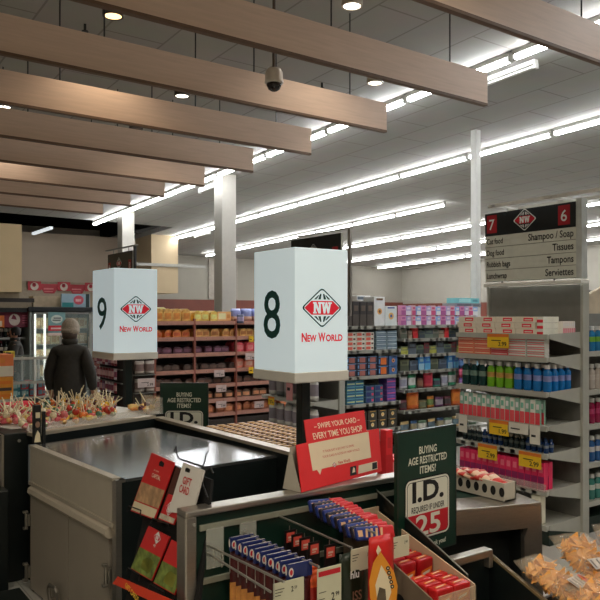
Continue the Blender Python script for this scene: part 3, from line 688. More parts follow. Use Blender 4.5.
card([(133, 511), (157, 520), (177, 463), (154, 453)], [(CR,), ('photo', PHO, [(137.5, 500), (161, 509), (167.5, 491), (144, 482)]), ('lower_strip', CREAM, [(134, 510), (156.5, 518.8), (160, 510), (137, 501)]), ('hang_hole', HOLE, [(161.5, 466), (166, 467.5), (167, 463.5), (164, 461), (162, 462.5)])],
     'red gift card with a sepia photo, upper left of the wire rack', [('CAPITAL', (158.5, 479), .018, mat((236, 214, 190), .5, noise=0), .09), ('EAT  DRINK', (159, 472), .006, mat((236, 214, 190), .5, noise=0), .05)])
card([(158, 522), (163, 523), (184, 470), (177, 467)], [(mat((78, 44, 34), .5, noise=.1),)], 'dark brown card seen edge-on between the two upper gift cards', h=.004)
card([(172, 512), (196, 516), (208, 471), (187, 463)], [(CW,), ('hang_hole', HOLE, [(189, 472), (193.5, 473.5), (194.5, 470), (191, 468), (189.5, 469)])], 'white gift card with red lettering, upper right of the wire rack',
     [('GIFT', (190.5, 485.5), .030, CR, .075), ('CARD', (187.5, 494), .030, CR, .085)], h=.018)
card([(160, 519), (175, 525), (186, 500), (170, 494)], [(CR,), ('photo', mat((190, 180, 160), .5, noise=.4, scale=30), [(160.5, 518), (175, 524), (177, 519), (162.5, 513)])], 'red gift card with a diamond emblem under the white one', h=.008)
a, c = loc_px(fg, [(171.5, 509)])[0]; emb_t = thing('gift_card_sticker', 'white diamond emblem sticker on the red card under the white gift card', 'sticker', fg.p(a, c, .009)); emblem(Fr(fg.p(0, 0, .009), fg.u, fg.v), a, c, .042, emb_t, dark=CR)
def lower(dx, dy, lb, em):
    s = lambda q: [(x+dx, y+dy) for x, y in q]
    t = card(s([(133, 569), (154, 581), (172, 537), (151, 526)]), [(CR,), ('photo', PHG, s([(133.5, 568), (154, 580), (163.5, 558), (142.5, 547)])), ('jersey', SKIN2, s([(143, 568), (152, 574), (157, 562), (150, 557), (145, 561)]))], lb)
    if em:
        a, c = loc_px(fg, s([(160, 538)]))[0]; emblem(Fr(fg.p(0, 0, .012), fg.u, fg.v), a, c, .034, t, dark=CW)
        a, c = loc_px(fg, s([(157, 547)]))[0]; MB().text(Fr(fg.p(0, 0, .012), fg.u, fg.v), 'gift', a, c, .012, 'c', .02, hh=.0018).build('lettering', CW, t, solid=1)
lower(0, 0, 'red gift card with a green jersey photo, lower left of the wire rack', True)
lower(23, 14, 'red gift card with a green jersey photo, lower right beside the steel post', False)
st = thing('header_strip', 'orange-red strip with yellow lettering along the foot of the card rack', 'sign', G0)
P = loc_px(fg, [(123, 584), (128, 577), (192, 604), (190, 614)])
MB().prism([fg.p(a, c, .05) for a, c in P], fg.n*-.005).build('strip', mat((214, 62, 34), .45, noise=.04), st)
a, c = loc_px(fg, [(143, 592)])[0]
MB().text(Fr(fg.p(0, 0, .05), fg.u, fg.v), 'GIFT CARDS', a, c-.012, .02, 'c', .02, hh=.0012, width=.15, rise=-.12).build('lettering', mat((246, 200, 60), .5, noise=0), st, solid=1)
# ================================================================== AGE SIGNS
def age_sign(tl, u, w, h, lb, foot):
    t = thing('age_sign', lb, 'sign', V((tl.x, tl.y, foot))+u*(w/2), None)
    f = Fr(tl + u*(w/2) - V((0, 0, h/2)), u, (0, 0, 1))
    B = MB(); B.prism([f.p(a, c, 0) for a, c in rect(-w/2, -h/2, w/2, h/2)], f.n*-.018); B.build('board', mat((12, 50, 37), .4, noise=.06), t)
    B = MB(); B.ring(f, rect(-w/2, -h/2, w/2, h/2), rect(-w/2+.008, -h/2+.008, w/2-.008, h/2-.008), .002); B.build('frame_edge', mat((34, 44, 40), .35, noise=0), t, solid=1)
    B = MB(); W = LOGOW
    B.text(f, 'BUYING', 0, h*.5-.108, .032, 'c', .022, hh=.0015, width=.12).text(f, 'AGE RESTRICTED', 0, h*.5-.152, .032, 'c', .022, hh=.0015, width=.265).text(f, 'ITEMS?', 0, h*.5-.196, .032, 'c', .022, hh=.0015, width=.11)
    B.text(f, 'Thank you!', .06, -h/2+.03, .020, 'c', .02, hh=.0015)
    B.build('lettering', mat((222, 224, 206), .5, noise=0), t, solid=1)
    y0, y1 = -h/2+.068, h*.5-.214; x = .155
    B = MB(); B.m(0).shape(f, rrect(-x, y0, x, y1, .035), .0012).m(1).shape(f, rrect(-x+.006, y0+.006, x-.006, y1-.006, .03), .0016).m(0).shape(f, rrect(-x+.014, y0+.014, x-.014, y1-.014, .024), .002)
    B.m(1).shape(f, rrect(-x+.017, y0+.017, x-.017, y1-.017, .022), .0024)
    q = y0+.017+(y1-y0)*.36
    B.m(2).shape(f, [p for p in rrect(-x+.017, y0+.017, x-.017, q, .022)][:6] + [(x-.017, q), (-x+.017, q)] + [p for p in rrect(-x+.017, y0+.017, x-.017, q, .022)][18:], .0028)
    B.build('panel', [INK, mat((226, 226, 210), .5, noise=.02), RED], t, solid=1)
    B = MB(); B.m(0).text(f, 'I.D.', 0, q+.058, .084, 'c', .035, hh=.0032, width=.215).text(f, 'REQUIRED IF UNDER', 0, q+.010, .026, 'c', .01, hh=.0032, width=.225)
    B.m(1).text(f, '25', 0, y0+.022, .088, 'c', .02, hh=.0036, width=.17)
    B.build('lettering', [INK, mat((230, 226, 210), .5, noise=0)], t, solid=1)
    p = f.p(0, -h/2, -.02); MB().box((p.x, p.y, (p.z+foot)/2), (.05, .02, p.z-foot+.04), .004).box((p.x, p.y, foot+.01), (.26, .2, .02), .006).build('stand', BLACK, t)
    return t
age_sign(V((2.152, 2.338, 1.195)), (FW*.643+RT*.766), .405, .56, 'dark green age limit sign beside the candy rack, whole panel with 25 showing', 0)
cc = FW*5.74 + RT*((160-300)/730*5.74); age_sign(V((cc.x, cc.y, 1.175)), RT.copy(), .38, .56, 'dark green age limit sign half hidden behind the packing bench rim', 0)
# ================================================================== steel counter end with its tray, low black rack
cf = thing('counter_end', 'steel counter end frame with mitred leg, right of the age sign', 'counter', (2.7, 2.5, 0))
MB().prism([(2.46, 2.42, .645), (3.05, 2.42, .645), (3.13, 2.42, .755), (2.46, 2.42, .755)], (0, .03, 0)).build('front_bar', STEEL, cf)
MB().prism([(3.045, 2.42, 0), (3.145, 2.42, 0), (3.13, 2.42, .755), (3.05, 2.42, .645), (3.03, 2.42, .60)], (0, .03, 0)).build('leg', STEEL, cf)
MB().span((2.46, 2.42, .755), (3.13, 2.62, .768), .003).build('worktop', STEEL, cf)
MB().span((2.46, 2.55, .05), (3.03, 2.57, .75)).build('back_panel', mat((20, 26, 26), .6), cf)
MB().span((3.03, 2.45, 0), (3.09, 2.95, .75)).build('side_panel', mat((24, 28, 26), .6), cf)
MB().span((2.46, 2.62, .60), (3.09, 3.15, .762)).build('belt', mat((18, 54, 46), .5), cf)
cf.rotation_euler = (0, 0, -.30)
tw = thing('punched_tray', 'white tray with round punched holes on the steel counter', 'tray', (2.99, 2.6, .77))
B = MB(); B.m(0).span((2.93, 2.40, .772), (2.936, 2.92, .862)); B.m(1); fh = Fr((2.93, 2.66, .816), (0, -1, 0), (0, 0, 1))
for k in range(10): B.shape(fh, ell(-.25+.055*k, 0, .017, .024, 14), .0008)
B.build('side_panel', [mat((206, 200, 184), .45, noise=.03), INK], tw, solid=1)
MB().span((2.936, 2.40, .772), (3.02, 2.92, .778)).span((3.014, 2.40, .772), (3.02, 2.92, .862)).span((2.936, 2.40, .772), (3.02, 2.406, .862)).build('body', mat((206, 200, 184), .45, noise=.03), tw)
KS = Kind(tag(MB().bag((0, 0, 0), .07, .12, .03, mid=0, band=(.3, .7, 1), nx=4, ny=6).build('sweet_packet', [mat((206, 62, 52), .35, noise=.2), mat((226, 190, 160), .4, noise=.2)], loc=(0, 0, 0), smooth=True), 'red packet lying in the punched white tray', 'packet', 'red packets in the punched tray'))
for k in range(20): KS.put((2.972+R.uniform(-.012, .016), 2.43+.022*k, .835+R.uniform(0, .015)), 0, None, None, (-1.35+R.uniform(-.15, .15), R.uniform(-.2, .2), R.uniform(-.5, .5)))
lr = thing('low_rack', 'low black display rack with a steel top bar at the foot of the age sign', 'display rack', (2.35, 1.95, 0))
MB().span((2.215, 2.09, .665), (2.48, 2.14, .70), .006).span((2.455, 2.09, .62), (2.48, 2.14, .68), .004).build('top_bar', STEEL, lr)
MB().span((2.215, 2.12, 0), (2.50, 2.14, .67)).build('back_panel', DG2, lr)
e = onX(552, 604, 2.50)
MB().prism([(2.49, 2.12, .67), (2.49, e.y, e.z), (2.49, e.y, 0), (2.49, 2.12, 0)], (.012, 0, 0)).build('end_panel', DG2, lr)
MB().prism([(2.488, 2.12, .67), (2.488, e.y, e.z), (2.488, e.y, e.z-.012), (2.488, 2.12, .658)], (.016, 0, 0)).build('panel_edge', mat((150, 130, 96), .4, .3), lr)
MB().span((2.215, e.y, 0), (2.49, 2.12, .42)).build('base', DG2, lr)
KS2 = Kind(tag(MB().bag((0, 0, 0), .09, .13, .03, band=(.3, .75, 1), nx=4, ny=6).build('sweet_packet', [mat((70, 90, 60), .35, noise=.3), mat((206, 160, 140), .4, noise=.3)], loc=(0, 0, 0), smooth=True), 'green and pink packet lying in the low black rack', 'packet', 'packets in the low black rack'))
for k in range(4): KS2.put((2.30+.05*(k % 2)+R.uniform(0, .04), 1.80+.09*k, .44), 0, None, None, (-1.3, 0, R.uniform(-.8, .8)))
# ---------------- bags of corn chips in a floor bin at lower right
bn = thing('floor_bin', 'low wire-edged bin holding bags of orange chips, bottom right', 'bin', (2.95, 1.55, 0))
bx0, bx1, by0, by1 = 2.54, 3.6, 1.05, 2.02
for nm, a, c in (('side_panel', (bx0, by0, 0), (bx0+.015, by1, .46)), ('side_panel', (bx1-.015, by0, 0), (bx1, by1, .46)), ('side_panel', (bx0, by0, 0), (bx1, by0+.015, .46)), ('side_panel', (bx0, by1-.015, 0), (bx1, by1, .46)), ('base', (bx0, by0, .36), (bx1, by1, .38))):
    MB().span(a, c).build(nm, mat((60, 52, 44), .6), bn)
FILM = glass((236, 222, 196), .2, .14, 'bag_film'); CHIP = mat((250, 176, 92), .6, noise=.25, scale=40); BANDM = mat((176, 164, 148), .4, noise=.25, scale=18)
def chipbag():
    t = thing('chip_bag', 'x', 'chip bag', (0, 0, 0), 'clear bags of orange chips')
    w, h, d = .22, .34, .11
    MB().bag((0, 0, 0), w, h, d, nz=.012, nx=10, ny=12).build('film', FILM, t, smooth=True)
    B = MB()
    for k in range(170):
        q = R.uniform(.06, .84)*h; x = R.uniform(-.42, .42)*w; e = .42*d*(1-(abs(x)/(w*.5))**2.5)
        c = V((x, R.uniform(-e, e), q)); r = R.uniform(.022, .036); ax = V((R.uniform(-1, 1), R.uniform(-1, 1), R.uniform(-1, 1))).normalized()
        a = ax.orthogonal().normalized(); b_ = ax.cross(a)
        B.prism([c+(a*math.cos(t_)+b_*math.sin(t_))*r for t_ in (0, 2.1, 4.2)], ax*.0025)
    o = B.build('corn_chips', CHIP, t); o['kind'] = 'stuff'
    B = MB(); f = Fr((0, -d/2-.004, h*.30), (1, 0, 0), (0, 0, 1))
    B.m(0).shape(f, rect(-w*.34, -.03, w*.34, .03), .001).m(1)
    for k in range(5): B.shape(f, rect(-w*.3+.03*k, -.022, -w*.3+.03*k+.008, .022), .0016)
    B.m(2).shape(f, ell(w*.22, 0, .02, .03, 14), .0016)
    B.build('label', [BANDM, mat((90, 80, 74), .5, noise=0), mat((210, 90, 50), .5, noise=0)], t, solid=1)
    return Kind(t)
CB = chipbag()
wh = ['at the back left against the low black rack', 'second along the back of the pile', 'on top in the middle of the pile', 'at the back right beside the floor', 'at the right edge of the photo, upper', 'in the middle of the front row', 'at the left of the front row', 'at the right of the front row, cut by the frame', 'lowest at the bottom edge, left', 'lowest at the bottom edge, right']
spots = [(2.66, 1.72, .47, (-1.15, .1, .25)), (2.84, 1.74, .50, (-1.1, 0, -.25)), (3.00, 1.62, .53, (-1.15, .1, -.5)), (3.10, 1.76, .47, (-1.0, 0, -.5)), (3.22, 1.60, .47, (-1.1, .1, -.7)), (2.86, 1.50, .47, (-1.2, 0, -.4)), (2.68, 1.50, .43, (-1.2, .1, .1)), (3.08, 1.42, .46, (-1.2, 0, -.6)), (2.62, 1.28, .40, (-1.3, .1, .0)), (2.86, 1.26, .42, (-1.3, 0, -.3))]
for (x, y, z, tl), w_ in zip(spots, wh): CB.put((x, y, z+.05), 0, 'clear bag of orange chips ' + w_, None, tl)
# ================================================================== SHELVING AND GOODS
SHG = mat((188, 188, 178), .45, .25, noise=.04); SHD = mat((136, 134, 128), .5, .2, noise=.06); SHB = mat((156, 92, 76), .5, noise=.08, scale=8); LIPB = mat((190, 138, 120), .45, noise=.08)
DARKIN = mat((66, 58, 52), .7, noise=.1)
def lt(c): return tuple(min(250, v*1.16+16) for v in c) if c else c
class Run:
    """shelving run: a along the face (left to right as read), d into the unit, z up"""
    def __init__(s, o, face): s.o = V(o); s.u, s.dv, s.rz = (V((1, 0, 0)), V((0, 1, 0)), 0.) if face == 'y' else (V((0, -1, 0)), V((1, 0, 0)), FACE_X)
    def w(s, a, d, z): return s.o + s.u*a + s.dv*d + V((0, 0, z))
    def span(s, b, p, q, bev=0.): return b.span(s.w(*p), s.w(*q), bev)
    def fr(s, a, z, d=0.): return Fr(s.w(a, d, z), s.u, (0, 0, 1))
def ticket(run, par, a, z, w=.055, h=.038, m=None, d=-.012, txt=None, strip=None, nm='price_ticket', label=None):
    f = run.fr(a, z, d); B = MB(); B.m(0).prism([f.p(-w/2, -h, 0), f.p(w/2, -h, 0), f.p(w/2, 0, 0), f.p(-w/2, 0, 0)], f.n*-.004)
    if strip: B.m(2).shape(f, rect(-w/2, -h*.22, w/2, 0), .0008)
    if txt: B.m(1).text(f, txt, w*.40, -h*.86, h*.30, 'r', .015, hh=.001); B.shape(f, rect(-w*.3, -h*.5, w*.15, -h*.44), .0008)
    else: B.m(1).shape(f, rect(-w*.35, -h*.62, w*.1, -h*.5), .0008)
    return B.build(nm, [m or PTICK, INK, strip or RED], par, solid=1, label=label)
def pbox(name, lb, cat, grp, w, d, h, c, c2=None, c3=None, st='band', top=None):
    """carton, front to -Y, base centre at the origin"""
    c, c2, c3 = lt(c), lt(c2), lt(c3)
    B = MB(); B.m(0).box((0, 0, h/2), (w, d, h), min(.004, h*.08)); f = Fr((0, -d/2-.0006, h/2), (1, 0, 0), (0, 0, 1)); B.m(1)
    if st == 'band': B.shape(f, rect(-w*.44, -h*.32, w*.1, h*.32)); B.m(2).shape(f, rect(.18*w, -h*.2, .42*w, h*.2))
    elif st == 'logo': B.shape(f, rect(-w*.12, -h*.30, w*.34, h*.30)); B.m(2).shape(f, rect(-w*.06, -h*.12, w*.28, h*.06), .0012)
    elif st == 'dot': B.shape(f, ell(0, 0, min(w, h)*.22, min(w, h)*.22, 14)); B.m(2).shape(f, ell(0, 0, min(w, h)*.1, min(w, h)*.1, 10), .0012).shape(f, rect(-w*.3, h*.38, w*.3, h*.45))
    elif st == 'split': B.shape(f, rect(-w*.49, -h*.49, w*.49, -h*.02)); B.m(2).shape(f, rect(-w*.3, h*.12, w*.3, h*.34))
    elif st == 'square': B.shape(f, rect(-w*.26, -h*.4, w*.30, h*.36)); B.m(2).shape(f, rect(-w*.48, h*.38, w*.48, h*.48)).shape(f, rect(-w*.46, -h*.3, -w*.32, h*.2))
    elif st == 'stripes':
        for k in range(3): B.m(1+k % 2).shape(f, rect(-w*.46, -h*.42+h*.3*k, w*.46, -h*.28+h*.3*k))
    o = B.build(name, [mat(c, .45, noise=.06), mat(c2 or c, .45, noise=.06), mat(c3 or c2 or c, .45, noise=.06)], loc=(0, 0, 0))
    return Kind(tag(o, lb, cat, grp))
def pbag(name, lb, cat, grp, w, h, t, c, c2, band=(.25, .7)):
    c, c2 = lt(c), lt(c2)
    o = MB().bag((0, 0, 0), w, h, t, mid=0, band=(band[0], band[1], 1), nx=6, ny=8, nz=.003).build(name, [mat(c, .35, noise=.15), mat(c2, .35, noise=.15)], loc=(0, 0, 0), smooth=True)
    return Kind(tag(o, lb, cat, grp))
def pbottle(name, lb, cat, grp, r, h, c, cap, lab, flat=.65):
    t = thing(name, lb, cat, (0, 0, 0), grp)
    MB().lathe((0, 0, 0), [(r*.9, 0), (r, .01), (r, h*.34), (r*.96, h*.38), (r*.96, h*.58), (r, h*.64), (r*.96, h*.72), (r*.45, h*.82), (r*.42, h*.85)], 14, [0, 0, 0, 1, 0, 0, 0, 0], 1, flat).build('body', [mat(c, .18, noise=.1), mat(lab, .4, noise=.2)], t, smooth=True)
    MB().lathe((0, 0, h*.84), [(r*.58, 0), (r*.6, h*.15), (r*.52, h*.16)], 12).build('cap', mat(cap, .4, noise=.03), t)
    return Kind(t)
def loaf(name, lb, cat, grp, w, d, h, c, c2):
    c, c2 = lt(c), lt(c2)
    B = MB(); n = 10
    prof = [(-.5, .0), (-.5, .55), (-.42, .8), (-.2, .97), (.1, 1.), (.35, .9), (.48, .65), (.5, 0)]
    B.prism([(x*w, -d/2, z*h) for x, z in prof], (0, d, 0)); B.m(1).shape(Fr((0, -d/2-.001, h*.45), (1, 0, 0), (0, 0, 1)), rect(-w*.36, -h*.25, w*.36, h*.2), .0006)
    return Kind(tag(B.build(name, [mat(c, .4, noise=.25, scale=25), mat(c2, .45, noise=.2)], loc=(0, 0, 0)), lb, cat, grp))
def shelves(name, lb, run, wid, dep, zs, top, base=.12, lip=.035, shm=SHG, lipm=None, back=SHD, ups=True, brk=True, tick=.0, post=None, tag_=True):
    t = thing(name, lb, 'shelving', run.w(wid/2, dep/2, 0))
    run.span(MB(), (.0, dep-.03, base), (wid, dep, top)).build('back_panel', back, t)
    run.span(MB(), (0, .02, 0), (wid, dep, base)).build('base', mat((22, 42, 34), .5, noise=.05) if shm is SHG else DARKIN, t)
    if ups:
        for a in (-.025, wid): run.span(MB(), (a, dep-.05, 0), (a+.025, dep+.03, top+.02), .003).build('upright', shm, t)
    S = []
    for i, z in enumerate(zs):
        b = MB(); run.span(b, (0, .0, z-.03), (wid, dep-.03, z), .002)
        s = b.build('shelf', shm, t)
        run.span(MB(), (0, -.012, z-lip), (wid, .0, z+.004)).build('ticket_rail', lipm or SHG, s)
        if brk:
            for a in (-.004, wid):
                P = [run.w(a, .02, z-.03), run.w(a, dep-.03, z-.11), run.w(a, dep-.03, z+.02), run.w(a, .02, z+.004)]
                MB().prism(P, run.u*.004).build('bracket', shm, s)
        if tick:
            n = int(wid/tick)
            for k in range(n):
                if R.random() < .8: ticket(run, s, tick*(k+.5)+R.uniform(-.02, .02), z-.001, .05, .032)
        S.append(s)
    return t, S
# ---------------- end display under aisle board 7/6 (faces the checkouts)
E = Run((4.575, 4.24, 0), 'x')
Z = [1.56, 1.39, 1.134, .883, .677, .405, .148]
endc, ES = shelves('end_display', 'grey end-of-aisle display of toothpaste and mouthwash under the large aisle board', E, .89, .45, Z, 1.945, .12)
def ea(px, py): return 4.24 - onX(px, py, 4.57).y
for (px, py), si, w, h, m, tx in (((499, 333), 0, .21, .11, YEL, '3.99'), ((500, 420), 3, .19, .115, YEL, '1.99'), ((488.5, 447), 4, .19, .115, YEL, '2.99'), ((531, 452), 4, .2, .115, YEL, '2.99'), ((519, 426), 3, .19, .08, PTICK, None), ((536, 430), 3, .09, .14, PTICK, None), ((464, 420), 3, .09, .14, PTICK, None), ((505, 484), 5, .05, .035, PTICK, None)):
    ticket(E, ES[si], ea(px, py), Z[si]+.0, w, h, m, -.02, tx, mat((226, 120, 40), .5) if m is YEL else None, 'price_tag' if m is YEL else 'price_ticket', 'yellow price tag' if m is YEL else None)
for si in (4, 5):
    for k in range(8): ticket(E, ES[si], .08+.1*k, Z[si]-.002, .045, .03)
tpA = pbox('toothpaste_box', 'cream toothpaste box with red panel in the top stack of the end display', 'toothpaste box', 'cream toothpaste boxes on the top shelf', .19, .05, .044, (206, 192, 176), (196, 34, 48), (232, 190, 180), 'logo')
for c in range(4):
    for r in range(3):
        for q in range(2): tpA.put(E.w(.105+.195*c - (.015 if r == 1 else 0), .035+.055*q, 1.56+.0455*r), E.rz)
tpB = pbox('toothpaste_box', 'red-ended toothpaste box turned end-on, right of the top stack', 'toothpaste box', 'red-ended toothpaste boxes on the top shelf', .055, .19, .044, (214, 204, 190), (200, 40, 52), (230, 220, 214), 'split')
for r in range(3): tpB.put(E.w(.82, .10, 1.56+.0455*r), E.rz)
tpC = pbox('toothpaste_box', 'pale toothpaste box standing at the right back of the top shelf', 'toothpaste box', 'pale boxes at the right back of the top shelf', .022, .05, .10, (206, 196, 190), (190, 120, 130), (226, 220, 214), 'split')
for k in range(6): tpC.put(E.w(.862, .20+.026*k, 1.56), E.rz+math.pi/2)
tpD = [pbox('toothpaste_box', l, 'toothpaste box', g, .165, .05, .034, c, c2, c3, 'stripes') for l, g, c, c2, c3 in (
    ('orange-striped toothpaste box on the second shelf, left half', 'orange-striped boxes on the second shelf', (206, 120, 92), (190, 70, 56), (214, 190, 160)), ('red-striped toothpaste box on the second shelf, middle', 'red-striped boxes on the second shelf', (196, 92, 92), (180, 40, 52), (206, 196, 190)),
    ('grey and red toothpaste box on the second shelf, right half', 'grey and red boxes on the second shelf', (176, 176, 170), (190, 50, 62), (206, 206, 206)))]
for c in range(5):
    for r in range(4): tpD[0 if c < 2 else 1 if c < 3 else 2].put(E.w(.09+.172*c, .035, 1.39+.0352*r), E.rz)
MW = {k: pbottle('mouthwash_bottle', '%s mouthwash bottle with a pale cap on the third shelf' % k, 'mouthwash bottle', '%s mouthwash bottles' % k, .036, .205, c, (226, 222, 216), l) for k, c, l in (('dark teal', (16, 62, 62), (120, 150, 136)), ('lime green', (120, 186, 44), (206, 160, 84)), ('blue', (20, 116, 190), (140, 150, 206)))}
for c in range(10):
    k = 'dark teal' if c < 3 else 'lime green' if c < 6 else 'blue'
    for q in range(2 if c < 8 else 4): MW[k].put(E.w(.055+.0885*c, .05+.078*q, 1.134), E.rz)
tbs = [pbox('toothbrush_pack', l, 'toothbrush pack', g, .042, .02, .185, c, c2, c3, 'split') for l, g, c, c2, c3 in (
    ('pack with green top and red foot on the fourth shelf', 'green and red packs on the fourth shelf', (120, 160, 144), (190, 50, 62), (214, 214, 206)), ('pack with white top and red foot on the fourth shelf', 'white and red packs on the fourth shelf', (200, 200, 192), (196, 70, 76), (100, 160, 140)))]
for c in range(17):
    for q in range(2): tbs[c % 2].put(E.w(.035+.047*c, .03+.05*q, .883), E.rz)
sm = [pbottle('small_bottle', '%s small bottle on the fifth shelf of the end display' % k, 'small bottle', '%s small bottles on the fifth shelf' % k, .02, .10, c, cp, l, 1.) for k, c, cp, l in (('white-capped dark', (30, 46, 52), (210, 206, 196), (90, 100, 96)), ('blue', (30, 60, 110), (40, 70, 120), (120, 130, 140)))]
for c in range(16):
    for q in range(2): sm[(c//4) % 2].put(E.w(.045+.053*c, .05+.06*q, .677), E.rz)
mg = pbox('hair_colour_box', 'magenta carton on the lowest stocked shelf of the end display', 'carton', 'magenta cartons on the lowest stocked shelf', .056, .05, .205, (190, 24, 70), (120, 16, 70), (206, 90, 110), 'split')
for c in range(14):
    for q in range(2): mg.put(E.w(.05+.0595*c, .035+.055*q, .405), E.rz)
pf = thing('ticket_tray', 'clear strip fence at the foot of the magenta cartons', 'shelf fence', E.w(.44, -.01, .405)); E.span(MB(), (.0, -.02, .40), (.89, -.016, .46)).build('fence', glass((230, 200, 196), .3, .2), pf)
q = pbox('white_carton', 'small white carton standing on the base of the end display, right corner', 'carton', None, .085, .06, .21, (206, 198, 180), (190, 180, 160), None, 'split'); q.put(E.w(.78, .04, .148), E.rz)
# ---------------- aisle 6 side of that gondola
S6 = Run((5.08, 3.36, 0), 'y'); z6 = [1.42, 1.12, .85, .55, .25]
g6, _ = shelves('gondola', 'grey gondola side glimpsed at the right edge behind the end display', S6, 2.2, .8, z6, 1.95, .12, brk=False)
cols = [((40, 120, 170), (120, 180, 60)), ((190, 180, 170), (200, 190, 180)), ((150, 24, 70), (190, 60, 110)), ((36, 90, 150), (200, 200, 200)), ((60, 130, 120), (200, 210, 200))]
for (c, c2), z, nm in zip(cols, z6, ('blue and green', 'pale', 'magenta', 'dark blue', 'sea green')):
    kk = pbottle('shampoo_bottle', '%s bottle on the aisle side shelves at the far right edge' % nm, 'bottle', '%s bottles at the far right edge' % nm, .035, .2, c, (220, 220, 216), c2)
    for k in range(12): kk.put(S6.w(.05+.085*k, .05, z), 0)
hp = thing('header_board', 'cream curved header board at the far right edge', 'header board', (5.5, 3.5, 1.9)); MB().prism([(5.05+1.2*x, 3.52, 1.72+.28*z) for x, z in ((0, 0), (.2, .5), (.45, .85), (.7, 1), (1, 1), (1, 0))], (0, .03, 0)).build('board', mat((206, 190, 164), .6), hp)
# ---------------- gondola between aisles 7 and 8
G = Run((5.28, 6.6, 0), 'y'); ZL = [1.58, 1.295, .99, .665, .35]
gl, GS = shelves('gondola', 'grey gondola bay stacked with boxes, right of the larger lit lane box', G, .84, .45, ZL, 1.62, .12, tick=.12, brk=False)
G2 = Run((6.175, 6.6, 0), 'y'); ZR = [1.586, 1.42, 1.225, 1.02, .79, .53, .25]
g2, GS2 = shelves('gondola', 'grey gondola bay of colourful toys and bags, left of the end display', G2, 1.55, .45, ZR, 1.62, .12, tick=.10, brk=False)
bk1 = pbox('appliance_box', 'tall black carton on top of the gondola beside the lit box', 'carton', 'tall black cartons on the gondola top', .10, .2, .29, (44, 42, 42), (66, 60, 56), (84, 72, 64), 'split')
for k in range(4): bk1.put(G.w(.06+.108*k, .12, 1.58), 0)
bk2 = pbox('appliance_box', 'tall white and blue carton with an orange disc, left one of two', 'carton', None, .17, .2, .35, (200, 204, 206), (220, 150, 84), (90, 60, 40), 'dot'); bk2.put(G.w(.53, .12, 1.58), 0)
bk3 = pbox('appliance_box', 'shorter white carton with an orange disc, right one of two', 'carton', None, .19, .2, .24, (196, 202, 208), (220, 160, 90), (60, 80, 140), 'dot'); bk3.put(G.w(.715, .12, 1.58), 0)
bk4 = pbox('appliance_box', 'flat white carton lying behind the tall black cartons', 'carton', None, .22, .12, .06, (206, 208, 206), (90, 100, 110), (90, 100, 110), 'band'); bk4.put(G.w(.5, .34, 1.58+.31), 0); 
bs = pbox('carton', 'large dark carton standing behind the black cartons on the gondola top', 'carton', None, .4, .14, .31, (120, 116, 110), (90, 88, 84), None, 'split'); bs.put(G.w(.45, .34, 1.58), 0)
def grid(kind, run, a0, n, da, z, tiers, dz, d=.1, jit=.0):
    for c in range(n):
        for r in range(tiers): kind.put(run.w(a0+da*c+R.uniform(-jit, jit), d, z+dz*r), run.rz)
grid(pbox('tin_carton', 'white and red flat carton stacked on the second gondola shelf', 'carton', 'white and red flat cartons', .13, .16, .052, (206, 196, 184), (196, 92, 76), (90, 60, 50)), G, .10, 3, .138, 1.295, 4, .054)
grid(pbox('tin_carton', 'blue-grey flat carton stacked on the second gondola shelf', 'carton', 'blue-grey flat cartons', .16, .16, .044, (120, 140, 150), (76, 96, 120), (190, 200, 204), 'stripes'), G, .56, 2, .17, 1.295, 5, .046)
grid(pbox('pet_food_box', 'black and blue carton with a pale and red panel on the third gondola shelf', 'carton', 'black and blue cartons, left', .15, .16, .075, (40, 44, 60), (150, 90, 80), (90, 130, 170), 'square'), G, .10, 3, .16, .99, 3, .078)
grid(pbox('pet_food_box', 'black carton with a big orange square on the third gondola shelf', 'carton', 'cartons with orange squares', .16, .16, .11, (36, 44, 66), (226, 100, 40), (80, 130, 180), 'square'), G, .59, 1, .16, .99, 2, .114)
grid(pbox('pet_food_box', 'blue carton with a small orange disc on the third gondola shelf', 'carton', 'blue cartons with orange discs', .13, .16, .11, (60, 92, 140), (226, 130, 70), (40, 40, 50), 'dot'), G, .75, 1, .1, .99, 2, .114)
grid(pbox('pet_food_box', 'blue and yellow carton on the fourth gondola shelf, left half', 'carton', 'blue and yellow cartons', .12, .16, .068, (70, 130, 150), (30, 60, 110), (200, 196, 110), 'stripes'), G, .09, 2, .13, .665, 4, .07)
grid(pbox('pet_food_box', 'navy carton with a red block on the fourth gondola shelf, right half', 'carton', 'navy and red cartons', .13, .16, .068, (56, 84, 110), (40, 50, 100), (196, 50, 76), 'band'), G, .38, 2, .14, .665, 3, .07)
grid(pbox('pet_food_box', 'purple and red carton on the fourth gondola shelf, far right', 'carton', 'purple and red cartons', .14, .16, .068, (96, 70, 140), (60, 60, 130), (206, 60, 90), 'stripes'), G, .72, 1, .1, .665, 4, .07)
grid(pbox('pet_food_box', 'dark carton with a yellow and white disc on the lowest gondola shelf', 'carton', 'dark cartons with pale discs', .14, .16, .11, (50, 46, 40), (206, 180, 130), (220, 150, 60), 'dot'), G, .1, 5, .16, .35, 2, .113)
